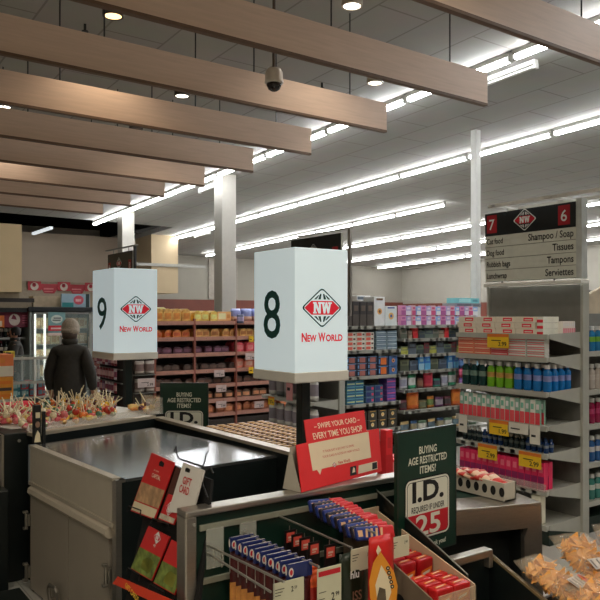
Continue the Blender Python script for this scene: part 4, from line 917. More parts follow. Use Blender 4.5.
# colourful bay
def rowmix(run, z, a0, a1, items, d=.08):
    a = a0; i = 0
    while a < a1:
        k, w = items[i % len(items)]; k.put(run.w(a+w/2, d, z), run.rz+R.uniform(-.22, .22)); a += w+.006; i += 1
def cb(nm, w, h, c, c2, where, st='split', bag=False):
    h *= {W2: 1.0, W3: 1.25, W4: 1.25, W5: 1.1, W6: 1.0}.get(where, 1.)
    lb = '%s on the %s of the colourful bay' % (nm, where)
    key = nm.split(' ')[-1]
    if bag: return (pbag(key, lb, key, nm+'s, '+where, w, h, .05, c, c2), w)
    return (pbox(key, lb, key, nm+'s, '+where, w, .06, h, c, c2, None, st), w)
W1, W2, W3, W4, W5, W6, W7 = 'top shelf', 'second shelf', 'third shelf', 'fourth shelf', 'fifth shelf', 'sixth shelf', 'lowest shelf'
for zz in (0, .125):
    rowmix(G2, ZR[0]+zz, .01, 1.4, [cb('pink pack', .085, .12, (186, 120, 156), (150, 76, 130), W1+(', upper tier' if zz else '')), cb('lilac pack', .08, .115, (160, 146, 184), (206, 190, 210), W1+(', upper tier' if zz else '')), cb('rose pack', .075, .12, (190, 150, 160), (176, 70, 110), W1+(', upper tier' if zz else '')), cb('pale blue pack', .085, .11, (130, 160, 200), (206, 200, 214), W1+(', upper tier' if zz else ''))])
rowmix(G2, ZR[1], .01, 1.4, [cb('grey pack', .10, .12, (120, 116, 106), (90, 96, 84), W2), cb('taupe pack', .09, .1, (110, 96, 84), (150, 130, 110), W2), cb('red pack', .085, .135, (214, 60, 56), (190, 40, 46), W2), cb('dark olive pack', .12, .1, (70, 80, 72), (50, 60, 70), W2), cb('slate pack', .13, .11, (70, 80, 90), (96, 110, 100), W2)])
rowmix(G2, ZR[2], .01, 1.4, [cb('olive tub', .12, .08, (110, 116, 80), (160, 160, 70), W3), cb('charcoal tub', .13, .12, (54, 56, 62), (80, 90, 100), W3), cb('moss tub', .13, .09, (84, 96, 76), (60, 70, 70), W3), cb('maroon tub', .09, .11, (110, 40, 46), (80, 60, 60), W3)])
rowmix(G2, ZR[3], .01, 1.4, [cb('khaki box', .13, .11, (96, 100, 76), (70, 76, 60), W4), cb('steel box', .16, .1, (84, 96, 110), (60, 70, 84), W4), cb('sky blue box', .10, .135, (60, 130, 196), (140, 180, 214), W4), cb('bright blue box', .10, .14, (50, 110, 190), (90, 160, 210), W4)])
rowmix(G2, ZR[4], .01, 1.4, [cb('white bag', .13, .15, (190, 190, 206), (150, 150, 170), W5, bag=True), cb('green bag', .15, .17, (60, 150, 110), (200, 206, 196), W5, bag=True), cb('brown bag', .12, .12, (96, 60, 50), (130, 90, 70), W5, bag=True), cb('red bag', .15, .19, (206, 70, 80), (170, 40, 60), W5, bag=True), cb('teal bag', .14, .1, (50, 130, 110), (70, 70, 84), W5, bag=True)])
rowmix(G2, ZR[5], .01, 1.4, [cb('maroon bag', .12, .13, (90, 40, 50), (60, 50, 50), W6, bag=True), cb('vivid orange bag', .19, .22, (240, 90, 36), (250, 110, 40), W6, bag=True), cb('tan bag', .14, .11, (120, 110, 76), (90, 96, 70), W6, bag=True), cb('amber bag', .13, .15, (230, 120, 50), (90, 110, 60), W6, bag=True), cb('plum bag', .17, .13, (96, 50, 90), (150, 140, 150), W6, bag=True)])
rowmix(G2, ZR[6], .01, 1.4, [cb('sand bag', .17, .14, (190, 160, 110), (90, 110, 120), W7, bag=True), cb('navy bag', .13, .14, (50, 80, 120), (150, 140, 110), W7, bag=True), cb('grey-green bag', .15, .13, (96, 120, 96), (190, 190, 180), W7, bag=True)])
tl = pbox('storage_box', 'teal flat carton lying on top of the colourful bay beside the end display', 'carton', None, .42, .2, .07, (110, 176, 180), (150, 200, 204), (80, 140, 150), 'band'); tl.put(G2.w(1.28, .2, 1.87), 0)
tl2 = pbox('storage_box', 'grey carton under the teal one on the colourful bay', 'carton', None, .5, .24, .05, (120, 120, 126), (90, 90, 96), None, 'band'); tl2.put(G2.w(1.28, .22, 1.82), 0)
clip = thing('clip_strip', 'hanging strip of purple and blue packets at the right end of the colourful bay', 'clip strip', G2.w(.98, -.05, 1.0))
MB().span(G2.w(.97, -.03, .75), G2.w(.99, -.025, 1.62)).build('strip', WHITE, clip)
for k in range(7):
    b = MB().bag(G2.w(.98, -.05, .78+.12*k), .11, .12, .03, band=(.3, .8, 1), nx=4, ny=6); b.build('packet', [mat(((86, 60, 130), (150, 40, 70), (40, 60, 110), (190, 170, 190))[k % 4], .4), mat(((150, 110, 170), (200, 90, 120), (90, 130, 180), (120, 60, 110))[k % 4], .4)], clip, smooth=True)
# end of that gondola, under the larger lit box
EG = Run((4.78, 7.62, 0), 'x'); ZE = [1.4, 1.06, .73, .385]
eg, EGS = shelves('end_display', 'grey end-of-aisle display of grey bags seen under the larger lit lane box', EG, 1.04, .42, ZE, 1.62, .12)
kb = pbag('pet_food_bag', 'silver grey bag on the shelves under the larger lit lane box', 'bag', 'silver grey bags under the lit lane box', .15, .26, .09, (196, 192, 188), (120, 112, 120))
kd = pbag('pet_food_bag', 'dark grey bag on the shelves under the larger lit lane box', 'bag', 'dark grey bags under the lit lane box', .15, .26, .09, (90, 92, 92), (130, 124, 124))
for zi, z in enumerate(ZE):
    for k in range(6): (kd if (zi == 2 and k in (1, 2)) or (zi == 1) else kb).put(EG.w(.09+.17*k, .1, z), EG.rz)
ticket(EG, EGS[2], .23, .73, .13, .10, YEL, -.02, '9.99', mat((226, 120, 40), .5), 'price_tag', 'yellow price tag')
ticket(EG, EGS[1], .62, 1.02, .13, .30, mat((214, 150, 150), .5), -.02, None, None, 'price_tag', 'pink tall price tag')
# ---------------- bread gondola
BR = Run((4.41, 10.0, 0), 'y'); ZB = [1.62, 1.38, 1.135, .88, .65, .416, .2]; bays = [0, .645, 1.37, 2.09, 2.8]
bg, BS = shelves('bread_gondola', 'brown bread shelving between the two lit lane boxes', BR, 2.8, .5, ZB, 1.70, .1, lip=.055, shm=SHB, lipm=LIPB, back=DARKIN, ups=False, brk=False)
for a in bays: BR.span(MB(), (a-.015, -.02, 0), (a+.015, .03, 1.66), .003).build('post', SHB, bg)
for i, z in enumerate(ZB):
    for a in bays[:-1]:
        for k in range(2): ticket(BR, BS[i], a+.2+.3*k, z-.012, .045, .028)
for px, py, si in ((219, 374, 3), (221, 389, 4), (221, 405, 5), (250, 357, 2), (259, 405, 5)):
    p = onY(px, py-4, 9.98); ticket(BR, BS[si], p.x-4.41, p.z, .18, .105, mat((214, 190, 184), .5), -.03, '3.99', None, 'price_tag', 'white price tag')
for px, py, si in ((251, 339, 1), (251, 370, 3)):
    p = onY(px, py-3, 9.98); ticket(BR, BS[si], p.x-4.41, p.z, .09, .10, YEL, -.03, None, None, 'price_tag', 'yellow price tag')
def LF(nm, w, h, c, c2, where): return loaf('bread_bag', '%s on the %s' % (nm, where), 'bread', nm+'s, '+where, w, .28, h, c, c2)
top = 'top bread shelf'
q = LF('golden sliced loaf', .14, .19, (206, 150, 76), (190, 120, 50), top)
for k in range(4): q.put(BR.w(.10+.148*k, .2, 1.62), R.uniform(-.15, .15))
q = LF('cream topped loaf', .15, .215, (226, 190, 130), (200, 140, 70), top)
for k in range(2): q.put(BR.w(.03+.2*k, .38, 1.62), R.uniform(-.15, .15))
q = LF('yellow bagged loaf', .13, .16, (220, 160, 70), (230, 190, 110), top)
for k in range(3): q.put(BR.w(.73+.14*k, .2, 1.62), R.uniform(-.15, .15))
q = pbox('bread_box', 'tan carton of rolls at the end of the yellow loaves, top bread shelf', 'carton', None, .24, .2, .15, (206, 156, 96), (226, 196, 150), (180, 120, 60)); q.put(BR.w(1.22, .2, 1.62), 0)
q = pbag('bread_bag', 'blue and white bread bag on the top bread shelf', 'bread', 'blue and white bread bags', .2, .2, .15, (206, 170, 150), (120, 130, 176), (.4, 1.))
for k in range(6): q.put(BR.w(1.48+.2*k, .2, 1.62), R.uniform(-.2, .2))
q = pbag('bread_bag', 'navy bread bag hanging over the edge of the top bread shelf', 'bread', None, .13, .14, .08, (50, 54, 80), (150, 140, 170)); q.put(BR.w(1.44, -.02, 1.585), 0)
def low(nm, c, c2, z, a0, n, da, w, h, where):
    k_ = LF(nm, w, h, c, c2, where)
    for k in range(n): k_.put(BR.w(a0+da*k, .2+R.uniform(-.03, .03), z), R.uniform(-.25, .25))
low('orange bun bag', (206, 116, 56), (190, 90, 50), 1.38, .08, 4, .15, .14, .11, 'second bread shelf'); low('golden bun bag', (206, 150, 84), (170, 110, 60), 1.38, .74, 8, .16, .15, .12, 'second bread shelf')
low('plum wrapped loaf', (70, 40, 50), (110, 70, 90), 1.135, .08, 8, .165, .15, .10, 'third bread shelf'); low('red wrapped loaf', (190, 70, 80), (206, 110, 110), 1.135, 1.46, 7, .17, .16, .16, 'third bread shelf')
low('dark rye loaf', (60, 46, 40), (84, 66, 56), .88, .08, 9, .155, .14, .09, 'fourth bread shelf'); low('pink wrapped loaf', (196, 110, 90), (206, 150, 130), .88, 1.46, 7, .17, .16, .15, 'fourth bread shelf')
low('dark brown loaf', (66, 48, 40), (90, 60, 46), .65, .08, 14, .17, .15, .1, 'fifth bread shelf')
low('brown wrapped loaf', (84, 60, 44), (190, 130, 90), .416, .08, 14, .17, .15, .12, 'sixth bread shelf'); low('tan loaf', (150, 90, 60), (190, 120, 80), .2, .08, 14, .17, .15, .13, 'lowest bread shelf')
# peg end of the bread gondola, behind the smaller lit box
PE = Run((3.9, 11.15, 0), 'x'); pe = thing('peg_display', 'peg display of small sweets packets below the smaller lit lane box', 'shelving', PE.w(.5, .2, 0))
PE.span(MB(), (0, .1, 0), (1.0, .4, 1.35)).build('back_panel', DARKIN, pe); PE.span(MB(), (0, -.1, 0), (1.0, .1, .2)).build('base', DARKIN, pe)
for z in (.30, .50, .70, .90, 1.10, 1.30):
    PE.span(MB(), (.02, .06, z+.005), (.98, .1, z+.02)).build('peg_bar', WIRE, pe)
pk = [pbag('sweets_packet', '%s sweets packet on the peg display' % n, 'packet', '%s sweets packets' % n, .105, .16, .03, c, c2) for n, c, c2 in (('dark red', (120, 30, 44), (190, 150, 150)), ('white', (190, 176, 180), (130, 60, 80)), ('purple', (90, 50, 80), (160, 120, 140)))]
for zi, z in enumerate((.30, .50, .70, .90, 1.10)):
    for k in range(8): pk[R.randrange(3)].put(PE.w(.07+.12*k, .0, z-.13), PE.rz)
PB = Run((4.08, 9.98, 0), 'y'); pb = thing('peg_strip', 'narrow side rack of clear bags at the left end of the bread shelving', 'shelving', PB.w(.16, .1, 0))
PB.span(MB(), (0, .04, 0), (.31, .1, 1.3)).build('back_panel', DARKIN, pb)
for z in (1.12, .84, .58): PB.span(MB(), (0, -.06, z), (.31, .05, z+.012)).build('shelf', WIRE, pb)
pbk = pbag('nut_bag', 'clear grey bag in the narrow side rack by the bread shelving', 'bag', 'clear grey bags by the bread shelving', .15, .2, .07, (150, 140, 130), (96, 76, 70))
for z in (1.132, .852, .592):
    for k in range(2): pbk.put(PB.w(.08+.155*k, -.01, z), 0)
ticket(PB, pb, .16, .80, .26, .13, mat((214, 196, 190), .5), -.07, '2.99', None, 'price_tag', 'white price tag')
# ---------------- sweets on lane 9's counter
tb = thing('lollipop_tray', 'long open tray of lollipops on lane 9 counter behind the packing bench', 'tray', (1.8, 5.35, .93))
Lp0, Lp1 = V((1.30, 4.945, 0)), V((2.46, 5.335, 0)); ld = (Lp1-Lp0).normalized(); ln = V((-ld.y, ld.x, 0)); LL = (Lp1-Lp0).length
def LT(a, b, z): return Lp0 + ld*a + ln*b + V((0, 0, z))
def slabL(b, a0, a1, b0, b1, z0, z1): return b.prism([LT(a0, b0, z0), LT(a1, b0, z0), LT(a1, b1, z0), LT(a0, b1, z0)], (0, 0, z1-z0))
slabL(MB(), -.05, LL, -.01, .92, 0, .935).build('counter', DG2, tb)
slabL(MB(), 0, LL, 0, .88, .935, .94).build('base', WHITE, tb); slabL(slabL(MB(), 0, LL, -.004, 0, .935, .985), 0, LL, .88, .884, .935, 1.0).build('side_panel', glass((230, 225, 210), .3, .15), tb)
slabL(slabL(MB(), LL-.22, LL, 0, .003, .935, 1.06), LL-.003, LL, 0, .3, .935, 1.06).build('clear_divider', glass((230, 225, 210), .3, .1), tb)
STK = mat((238, 226, 190), .5, noise=.03)
def lolly(nm, c, where):
    t = thing('lollipop', '%s lollipop with a pale stick in the %s of the tray' % (nm, where), 'lollipop', (0, 0, 0), '%s lollipops in the %s of the tray' % (nm, where))
    MB().ball((0, 0, 0), .026, 10).build('candy', mat(c, .25, noise=.25, scale=60), t, smooth=True)
    MB().tube([(0, 0, .01), (0, 0, .12)], .004, 6).build('stick', STK, t); return Kind(t)
sets = {'left third': [('pink', (206, 110, 110)), ('cream', (220, 206, 170)), ('crimson', (176, 50, 70))], 'middle third': [('orange', (214, 116, 50)), ('green', (70, 110, 80)), ('red', (190, 60, 44))], 'right third': [('amber', (206, 140, 60)), ('plum', (96, 50, 60)), ('yellow', (226, 180, 50))]}
for i, (wh, L) in enumerate(sets.items()):
    ks = [lolly(n, c, wh) for n, c in L]
    n = 0
    while n < 52:
        a = LL*(i/3.2) + R.uniform(.02, LL/3.2); p = LT(a, R.uniform(.04, .85), .965+R.uniform(0, .05))
        px = CX + FPX*(p-EYEP).dot(RT)/(p-EYEP).dot(FW)
        if i == 2 and 114 < px < 136 and p.y < 6.05: continue      # keep clear of the lane box post
        ks[n % 3].put((p.x, p.y, p.z), 0, None, None, (R.uniform(-1.2, .7), R.uniform(-.6, 1.3), R.uniform(0, 6))); n += 1
sw = [Kind(tag(MB().ball((0, 0, .018), .026, 8, 1.3, 1., .75).m(1).cyl((.028, 0, .018), (.05, 0, .018), .006, .016, 8).cyl((-.028, 0, .018), (-.05, 0, .018), .006, .016, 8).build('wrapped_sweet', [mat(c, .3, noise=.2, scale=50), mat(c2, .35, noise=.2)], loc=(0, 0, 0), smooth=True), '%s wrapped sweet lying among the lollipops' % n, 'sweet', '%s wrapped sweets among the lollipops' % n)) for n, c, c2 in (('orange', (226, 130, 60), (236, 190, 120)), ('yellow', (232, 190, 70), (240, 220, 150)), ('rose', (206, 90, 100), (230, 180, 170)), ('olive', (120, 130, 90), (190, 190, 150)))]
n = 0
while n < 110:
    p = LT(R.uniform(.02, LL-.25), R.uniform(.03, .8), .945+R.uniform(0, .02))
    px = CX + FPX*(p-EYEP).dot(RT)/(p-EYEP).dot(FW)
    if 114 < px < 136 and p.y < 6.05: continue
    sw[n % 4].put((p.x, p.y, p.z), 0, None, None, (R.uniform(-.3, .3), R.uniform(-.3, .3), R.uniform(0, 6))); n += 1
kk = pbag('toffee_packet', 'orange toffee packet in the clear end of the lollipop tray', 'packet', 'orange toffee packets', .07, .06, .03, (206, 130, 70), (226, 170, 100))
for k in range(12): p = LT(LL-.19+R.uniform(0, .16), .04+.022*k, .955); kk.put((p.x, p.y, p.z), 0, None, None, (-1.1, 0, R.uniform(-1, 1)))
q = pbox('card_pack', 'red flat carton lying at the left end of the lollipop tray', 'carton', None, .22, .12, .045, (206, 40, 60), (230, 110, 110), (180, 30, 44)); p = onz(17, 406, 1.0); q.put((p.x, p.y, .985), .3)
wt = thing('white_bin', 'white panelled sweets bin at the far left edge behind the black post', 'bin', (1.0, 5.3, 0)); p = onz(8, 418, .9)
MB().span((p.x-.35, p.y-.02, 0), (p.x+.06, p.y+.3, .965), .01).build('body', mat((206, 204, 190), .5, noise=.08, scale=20), wt)
ho = thing('label_holder', 'black label holder with cream stickers at the bench front left corner', 'label holder', onz(38, 445, .905))
p = onz(38, 444, .905); MB().box((p.x, p.y+.03, 1.025), (.045, .04, .24), .004).build('post', BLACK, ho)
f = Fr((p.x, p.y+.008, 1.025), (1, -.1, 0), (0, 0, 1)); B = MB(); B.m(0).shape(f, [(-.02, -.11), (.018, -.11), (.014, -.06), (0, -.035), (-.014, -.07)], .001).shape(f, rect(-.012, .04, .014, .075), .001).m(1).shape(f, ell(.0, .0, .014, .02, 12), .001)
B.build('sticker', [mat((226, 214, 180), .5, noise=.1), mat((150, 120, 100), .5)], ho, solid=1)
MB().box((p.x+.045, p.y+.04, 1.0), (.02, .03, .2), .003).build('clip', BLACK, ho)
# chocolate bar tray on lane 8's belt side, behind the rim
ct = thing('bar_tray', 'flat tray of gold-topped bars behind the bench rim', 'tray', (2.8, 4.27, .8))
MB().span((2.45, 3.60, .0), (3.15, 4.95, .82)).build('counter', DG2, ct); MB().span((2.47, 3.62, .82), (3.13, 4.93, .83)).build('base', mat((96, 70, 50), .6), ct)
gb = Kind(tag(MB().m(0).box((0, 0, .02), (.075, .05, .04), .006).m(1).box((0, 0, .0425), (.06, .036, .006), .002).build('candy_bar', [mat((96, 56, 34), .4, noise=.2), mat((200, 150, 64), .35, noise=.3)], loc=(0, 0, 0)), 'gold-topped candy bar in the flat tray behind the bench rim', 'candy bar', 'gold-topped bars in the flat tray'))
for i in range(7):
    for j in range(20): gb.put((2.515+.088*i, 3.66+.064*j, .83), R.uniform(-.08, .08))
# ================================================================== BACK LEFT: freezer, deli case, bottles
fz = thing('glass_door_freezer', 'tall glass-door freezer with lit white edges behind the shopper', 'freezer', (4.27, 14.4, 0))
x0, x1 = 3.68, 4.86
MB().span((x0, 14.72, 0), (x1, 14.78, 1.84)).span((x0, 14.0, 0), (x0+.05, 14.75, 1.84)).span((x1-.05, 14.0, 0), (x1, 14.75, 1.84)).span((x0, 14.0, 0), (x1, 14.75, .25)).build('cabinet', mat((150, 156, 150), .5), fz)
MB().span((x0-.03, 13.96, 1.78), (x1+.03, 14.78, 1.87), .01).build('top_panel', BLACK, fz)
LIT = mat((240, 246, 236), .4, noise=0, emit=1.6)
for x in (3.755, 3.95): MB().span((x, 14.03, .3), (x+.035 if x > 3.8 else x+.05, 14.06, 1.76)).build('light_strip', LIT, fz, label='lit white strip')
for a, c in ((3.73, 4.28), (4.3, 4.83)):
    d = MB().span((a, 13.985, .27), (a+.03, 14.0, 1.77)).span((c-.03, 13.985, .27), (c, 14.0, 1.77)).span((a, 13.985, 1.74), (c, 14.0, 1.77)).span((a, 13.985, .27), (c, 14.0, .30)).build('door', GREYM, fz)
    MB().span((a+.03, 13.99, .3), (c-.03, 13.996, 1.74)).build('pane', glass((190, 205, 200), .18), d)
    MB().cyl((c-.05, 13.97, .9), (c-.05, 13.97, 1.3), .012).build('handle', STEEL, d)
for z in (.55, .85, 1.15, 1.45): MB().span((x0+.05, 14.1, z), (x1-.05, 14.7, z+.015)).build('shelf', WIRE, fz)
ic = [pbox('frozen_food_box', '%s frozen food carton on the freezer shelves' % n, 'carton', '%s cartons in the freezer' % n, .17, .2, .2, c, c2, None, 'band') for n, c, c2 in (('cream', (206, 190, 150), (180, 150, 110)), ('tan', (170, 140, 100), (200, 180, 140)))]
for i, z in enumerate((.565, .865, 1.165, 1.465)):
    for k in range(6): ic[(k+i) % 2].put((3.84+.18*k, 14.25, z), 0)
po = thing('poster', 'teal and red poster stuck on the left freezer door', 'poster', (4.18, 13.97, 1.3)); f = Fr((4.17, 13.965, 1.55), (1, 0, 0), (0, 0, 1))
MB().prism([f.p(x, y, -.001) for x, y in rect(-.16, -.22, .16, .22)], f.n*-.004).build('sheet', mat((120, 160, 160), .5, noise=.1), po)
B = MB(); B.m(0).shape(f, rect(-.16, -.13, .16, -.03), .0008).m(1).shape(f, ell(0, .09, .11, .08, 16), .0008).m(2).shape(f, rect(-.08, .06, .07, .08), .0014).shape(f, rect(-.06, .1, .08, .12), .0014).m(3).shape(f, rect(-.11, -.1, .11, -.07), .0014).shape(f, rect(-.16, -.22, .16, -.17), .0008)
B.build('print', [RED, mat((206, 214, 204), .5), mat((50, 70, 70), .5), mat((230, 200, 190), .5)], po, solid=1)
pp = thing('promotion_panel', 'pale blue panel with a pink rosette on top of the freezer', 'sign', (4.6, 14.2, 1.87)); f = Fr((4.58, 14.1, 2.0), (1, 0, 0), (0, 0, 1))
MB().span((4.30, 14.1, 1.87), (4.85, 14.13, 2.13)).build('board', mat((150, 176, 190), .5, noise=.06), pp)
B = MB(); B.m(0).shape(f, rect(-.27, -.13, -.05, -.04), .001).m(1).shape(f, ell(.05, .01, .10, .09, 16), .0012).m(2).shape(f, rect(-.01, -.02, .10, .03), .002).m(3).shape(f, rect(.19, -.13, .26, .13), .001); B.build('print', [mat((40, 140, 140), .5), mat((206, 80, 96), .5), mat((230, 180, 180), .5), mat((24, 50, 50), .5)], pp, solid=1)
MB().span((3.8, 14.2, 1.87), (4.32, 14.5, 2.08)).build('back_box', mat((190, 170, 140), .6), pp)
# red promotional banners under the bulkhead
for i, px in enumerate((34.5, 64, 91)):
    a = onY(px, 285, 19.9); t = thing('banner', '%s red medallion square under the bulkhead' % ('left', 'middle', 'right')[i], 'banner', a)
    f = Fr((a.x, 19.9, 2.50), (1, 0, 0), (0, 0, 1)); MB().prism([f.p(x, y, 0) for x, y in rect(-.17, -.12, .17, .12)], f.n*-.01).build('card', mat((186, 40, 52), .5), t)
    B = MB(); B.m(0).shape(f, ell(0, -.01, .105, .105, 20), .001).m(1).shape(f, ell(-.01, .02, .05, .05, 14), .002).shape(f, rect(-.05, .02, .03, .08), .002); B.build('medallion', [mat((214, 200, 186), .5), mat((186, 40, 52), .5)], t, solid=1)
for i, px in enumerate((49, 77)):
    a = onY(px, 286, 19.92); t = thing('banner', '%s red ribbon strip between the medallion squares' % ('left', 'right')[i], 'banner', a)
    f = Fr((a.x, 19.92, 2.46), (1, 0, 0), (0, 0, 1)); MB().prism([f.p(x, y, 0) for x, y in ((-.28, .0), (-.18, -.06), (-.12, -.15), (.14, -.15), (.2, -.06), (.28, 0), (.28, .1), (-.28, .1))], f.n*-.01).build('card', mat((176, 36, 48), .5), t)
    B = MB(); B.shape(f, rect(-.14, -.05, .12, -.01), .001).shape(f, rect(-.12, -.11, .1, -.09), .001); B.build('lettering', mat((220, 130, 130), .5), t, solid=1)
struct(MB().span((1.5, 19.98, 1.2), (8.06, 20.1, 1.95)).build('trim_5', mat((150, 138, 118), .7), loc=(0, 0, 0)))
struct(MB().span((2, 19.95, 1.96), (8.06, 19.99, 2.62)).build('trim_6', mat((168, 152, 130), .7), loc=(0, 0, 0)))
# canopy and wine shelves at the far left
cn = thing('shelf_canopy', 'grey and dark canopy band over the bottle shelves at far left', 'canopy', (2.5, 14.3, 1.8))
MB().span((.5, 14.1, 2.03), (3.52, 14.6, 2.14)).build('upper_band', mat((150, 134, 108), .6), cn); MB().span((.5, 14.05, 1.955), (3.78, 14.6, 2.03)).build('dark_ledge', mat((44, 36, 30), .6), cn); MB().span((.5, 14.0, 1.85), (3.72, 14.6, 1.955)).build('lower_band', mat((140, 126, 104), .6), cn); MB().span((.5, 14.02, 1.77), (3.64, 14.6, 1.85)).build('valance', BLACK, cn)  # the dark part is a ledge between the two grey bands
WS = Run((2.2, 14.2, 0), 'y'); ws, _ = shelves('bottle_shelves', 'dark shelves of bottles under the canopy at far left', WS, 1.45, .4, [1.3, .95, .6, .28], 1.75, .1, shm=DARKIN, lipm=GREYM, back=DARKIN, brk=False)
bb = [pbottle('wine_bottle', '%s bottle on the dark shelves at far left' % n, 'bottle', '%s bottles at far left' % n, .036, .29, c, cp, l, 1.) for n, c, cp, l in (('dark red wine', (36, 14, 18), (120, 30, 40), (206, 190, 170)), ('dark green wine', (18, 34, 24), (60, 60, 50), (190, 186, 170)))]
for z in (1.3, .95, .6):
    for k in range(14): bb[(k//2) % 2].put(WS.w(.30+.083*k, .12, z), 0)
po = thing('poster', 'plum header board with a pale round badge at the far left', 'poster', (3.4, 14.12, 1.42)); f = Fr((3.42, 14.12, 1.63), (1, 0, 0), (0, 0, 1))
MB().prism([f.p(x, y, 0) for x, y in rect(-.36, -.14, .26, .15)], f.n*-.008).build('board', mat((120, 26, 50), .5, noise=.06), po)
B = MB(); B.m(0).shape(f, ell(.02, .0, .10, .11, 20), .001).m(1).shape(f, [(-.04, .02), (.0, .10), (.04, .06), (.06, .0), (.0, .01)], .002)
for k in range(4): B.m(2).shape(f, rect(.16, .07-.045*k, .24, .085-.045*k), .001)
B.m(3).shape(f, rect(-.36, -.14, -.16, .08), .001).m(4).shape(f, rect(-.34, -.12, -.2, -.02), .002); B.build('print', [mat((206, 190, 180), .5), mat((120, 26, 50), .5), mat((200, 90, 110), .5), mat((226, 120, 40), .5), mat((230, 210, 180), .5)], po, solid=1)
# deli glass case
dc = thing('glass_case', 'low glass-topped case with white posts left of the shopper', 'display case', (2.7, 10.4, 0))
dx0, dx1, dy0, dy1 = 2.0, 3.0, 10.2, 10.9
MB().span((dx0, dy0, 0), (dx1, dy1, .58)).build('base', mat((24, 40, 36), .5), dc); MB().span((dx0, dy0, .58), (dx1, dy1, .60)).span((dx0, dy0-.01, .78), (dx1, dy0+.02, .82)).build('deck', mat((176, 172, 160), .5), dc)
for x in (dx0, 2.74, dx1-.03):
    for y in (dy0, dy1-.03): MB().span((x, y, .58), (x+.03, y+.03, 1.12)).build('post', WHITE, dc)
MB().span((dx0, dy0, 1.12), (dx1, dy1, 1.14)).build('top_pane', glass((190, 200, 190), .4), dc); MB().span((dx0, dy0+.005, .82), (dx1, dy0+.012, 1.12)).build('front_pane', glass((180, 196, 190), .22), dc)
MB().span((dx0, dy0-.005, 1.11), (dx1, dy0+.025, 1.145)).build('top_rim', mat((200, 196, 184), .4, .3), dc)
dk = [pbox('deli_tub', '%s tub inside the low glass case' % n, 'tub', '%s tubs in the glass case' % n, .10, .14, .10, c, c2, None, 'band') for n, c, c2 in (('teal', (40, 100, 110), (130, 160, 160)), ('red-lidded', (150, 40, 44), (80, 110, 120)))]
for k in range(8):
    for q in range(2): dk[(k//2+q) % 2].put((dx0+.1+.11*k, dy0+.18+.2*q, .60+.0), 0); dk[(k+q) % 2].put((dx0+.1+.11*k, dy0+.18+.2*q, .70), 0)
q = pbox('cracker_box', 'yellow and black carton on top of the low glass case', 'carton', None, .13, .1, .085, (220, 180, 60), (40, 40, 36), (200, 160, 50)); p = onz(39, 363, 1.14); q.put((p.x, 10.35, 1.14), 0)
q = pbox('cracker_box', 'black flat carton beside the yellow one on the glass case', 'carton', None, .09, .1, .06, (30, 28, 28), (60, 50, 40), None); q.put((p.x-.14, 10.35, 1.14), 0)
# orange cartons at the left edge
oc = thing('side_counter', 'pale side counter at the left edge carrying orange cartons', 'counter', (1.4, 6.9, 0)); p = onz(3, 398, 1.0)
MB().span((p.x-.5, p.y-.05, 0), (p.x+.09, p.y+.4, .99), .01).build('body', mat((190, 186, 170), .5, noise=.08), oc)
q = pbox('snack_carton', 'orange carton, lower one of the two at the left edge', 'carton', None, .36, .2, .19, (230, 130, 40), (220, 110, 30), (60, 50, 50), 'stripes'); q.put((p.x-.1, p.y+.08, .99), 0)
q = pbox('snack_carton', 'orange and white carton, upper one of the two at the left edge', 'carton', None, .36, .2, .19, (206, 110, 60), (214, 196, 180), (220, 120, 50), 'split'); q.put((p.x-.1, p.y+.08, 1.182), .05)
# small red goods past the tent card
q = pbox('red_carton', 'red carton on lane 8 counter just right of the tent card', 'carton', None, .16, .1, .09, (206, 40, 50), (226, 110, 110), (180, 30, 40)); p = onz(390, 470, .86); 
rc = thing('belt_counter', 'dark lane 8 counter behind the steel rail carrying a red carton', 'counter', (2.8, 3.2, 0)); MB().span((2.42, 2.98, 0), (2.95, 3.4, .80), .005).build('body', DG2, rc); MB().span((2.42, 2.98, .80), (2.95, 3.4, .815), .003).build('worktop', STEEL, rc)
p = onz(390, 462, .815); q.put((2.80, 3.08, .815), .2)
q = pbox('red_carton', 'tall red stand-up carton right behind the tent card', 'carton', None, .05, .05, .26, (190, 30, 36), (170, 24, 30), None, 'split'); p = onz(381, 455, .9); q.put((2.70, 3.02, .815), 0)
# ================================================================== PEOPLE
def skin_body(name, verts, edges, mat_, parent, root=0, sub=2):
    """verts: (x, y, z, rx, ry)"""
    me = bpy.data.meshes.new(name); o0 = ORI[parent.name]
    me.from_pydata([V(v[:3])-o0 for v in verts], edges, []); me.materials.append(mat_)
    o = bpy.data.objects.new(name, me); COL.objects.link(o); o.parent = parent; ORI[o.name] = o0
    m = o.modifiers.new('Skin', 'SKIN'); m.use_smooth_shade = True; m.branch_smoothing = .6
    d = me.skin_vertices[0].data
    for i, v in enumerate(verts): d[i].radius = (v[3], v[4]); d[i].use_root = (i == root)
    s = o.modifiers.new('Subdivision', 'SUBSURF'); s.levels = sub; s.render_levels = sub
    return o
SKIN = mat((196, 140, 112), .55, noise=.08); JACK = mat((46, 42, 34), .75, noise=.2, scale=20, bump=.3); HAT = mat((150, 138, 122), .85, noise=.2, scale=60, bump=.5); TROU = mat((30, 30, 34), .8, noise=.15); SHOE = mat((24, 20, 18), .5)
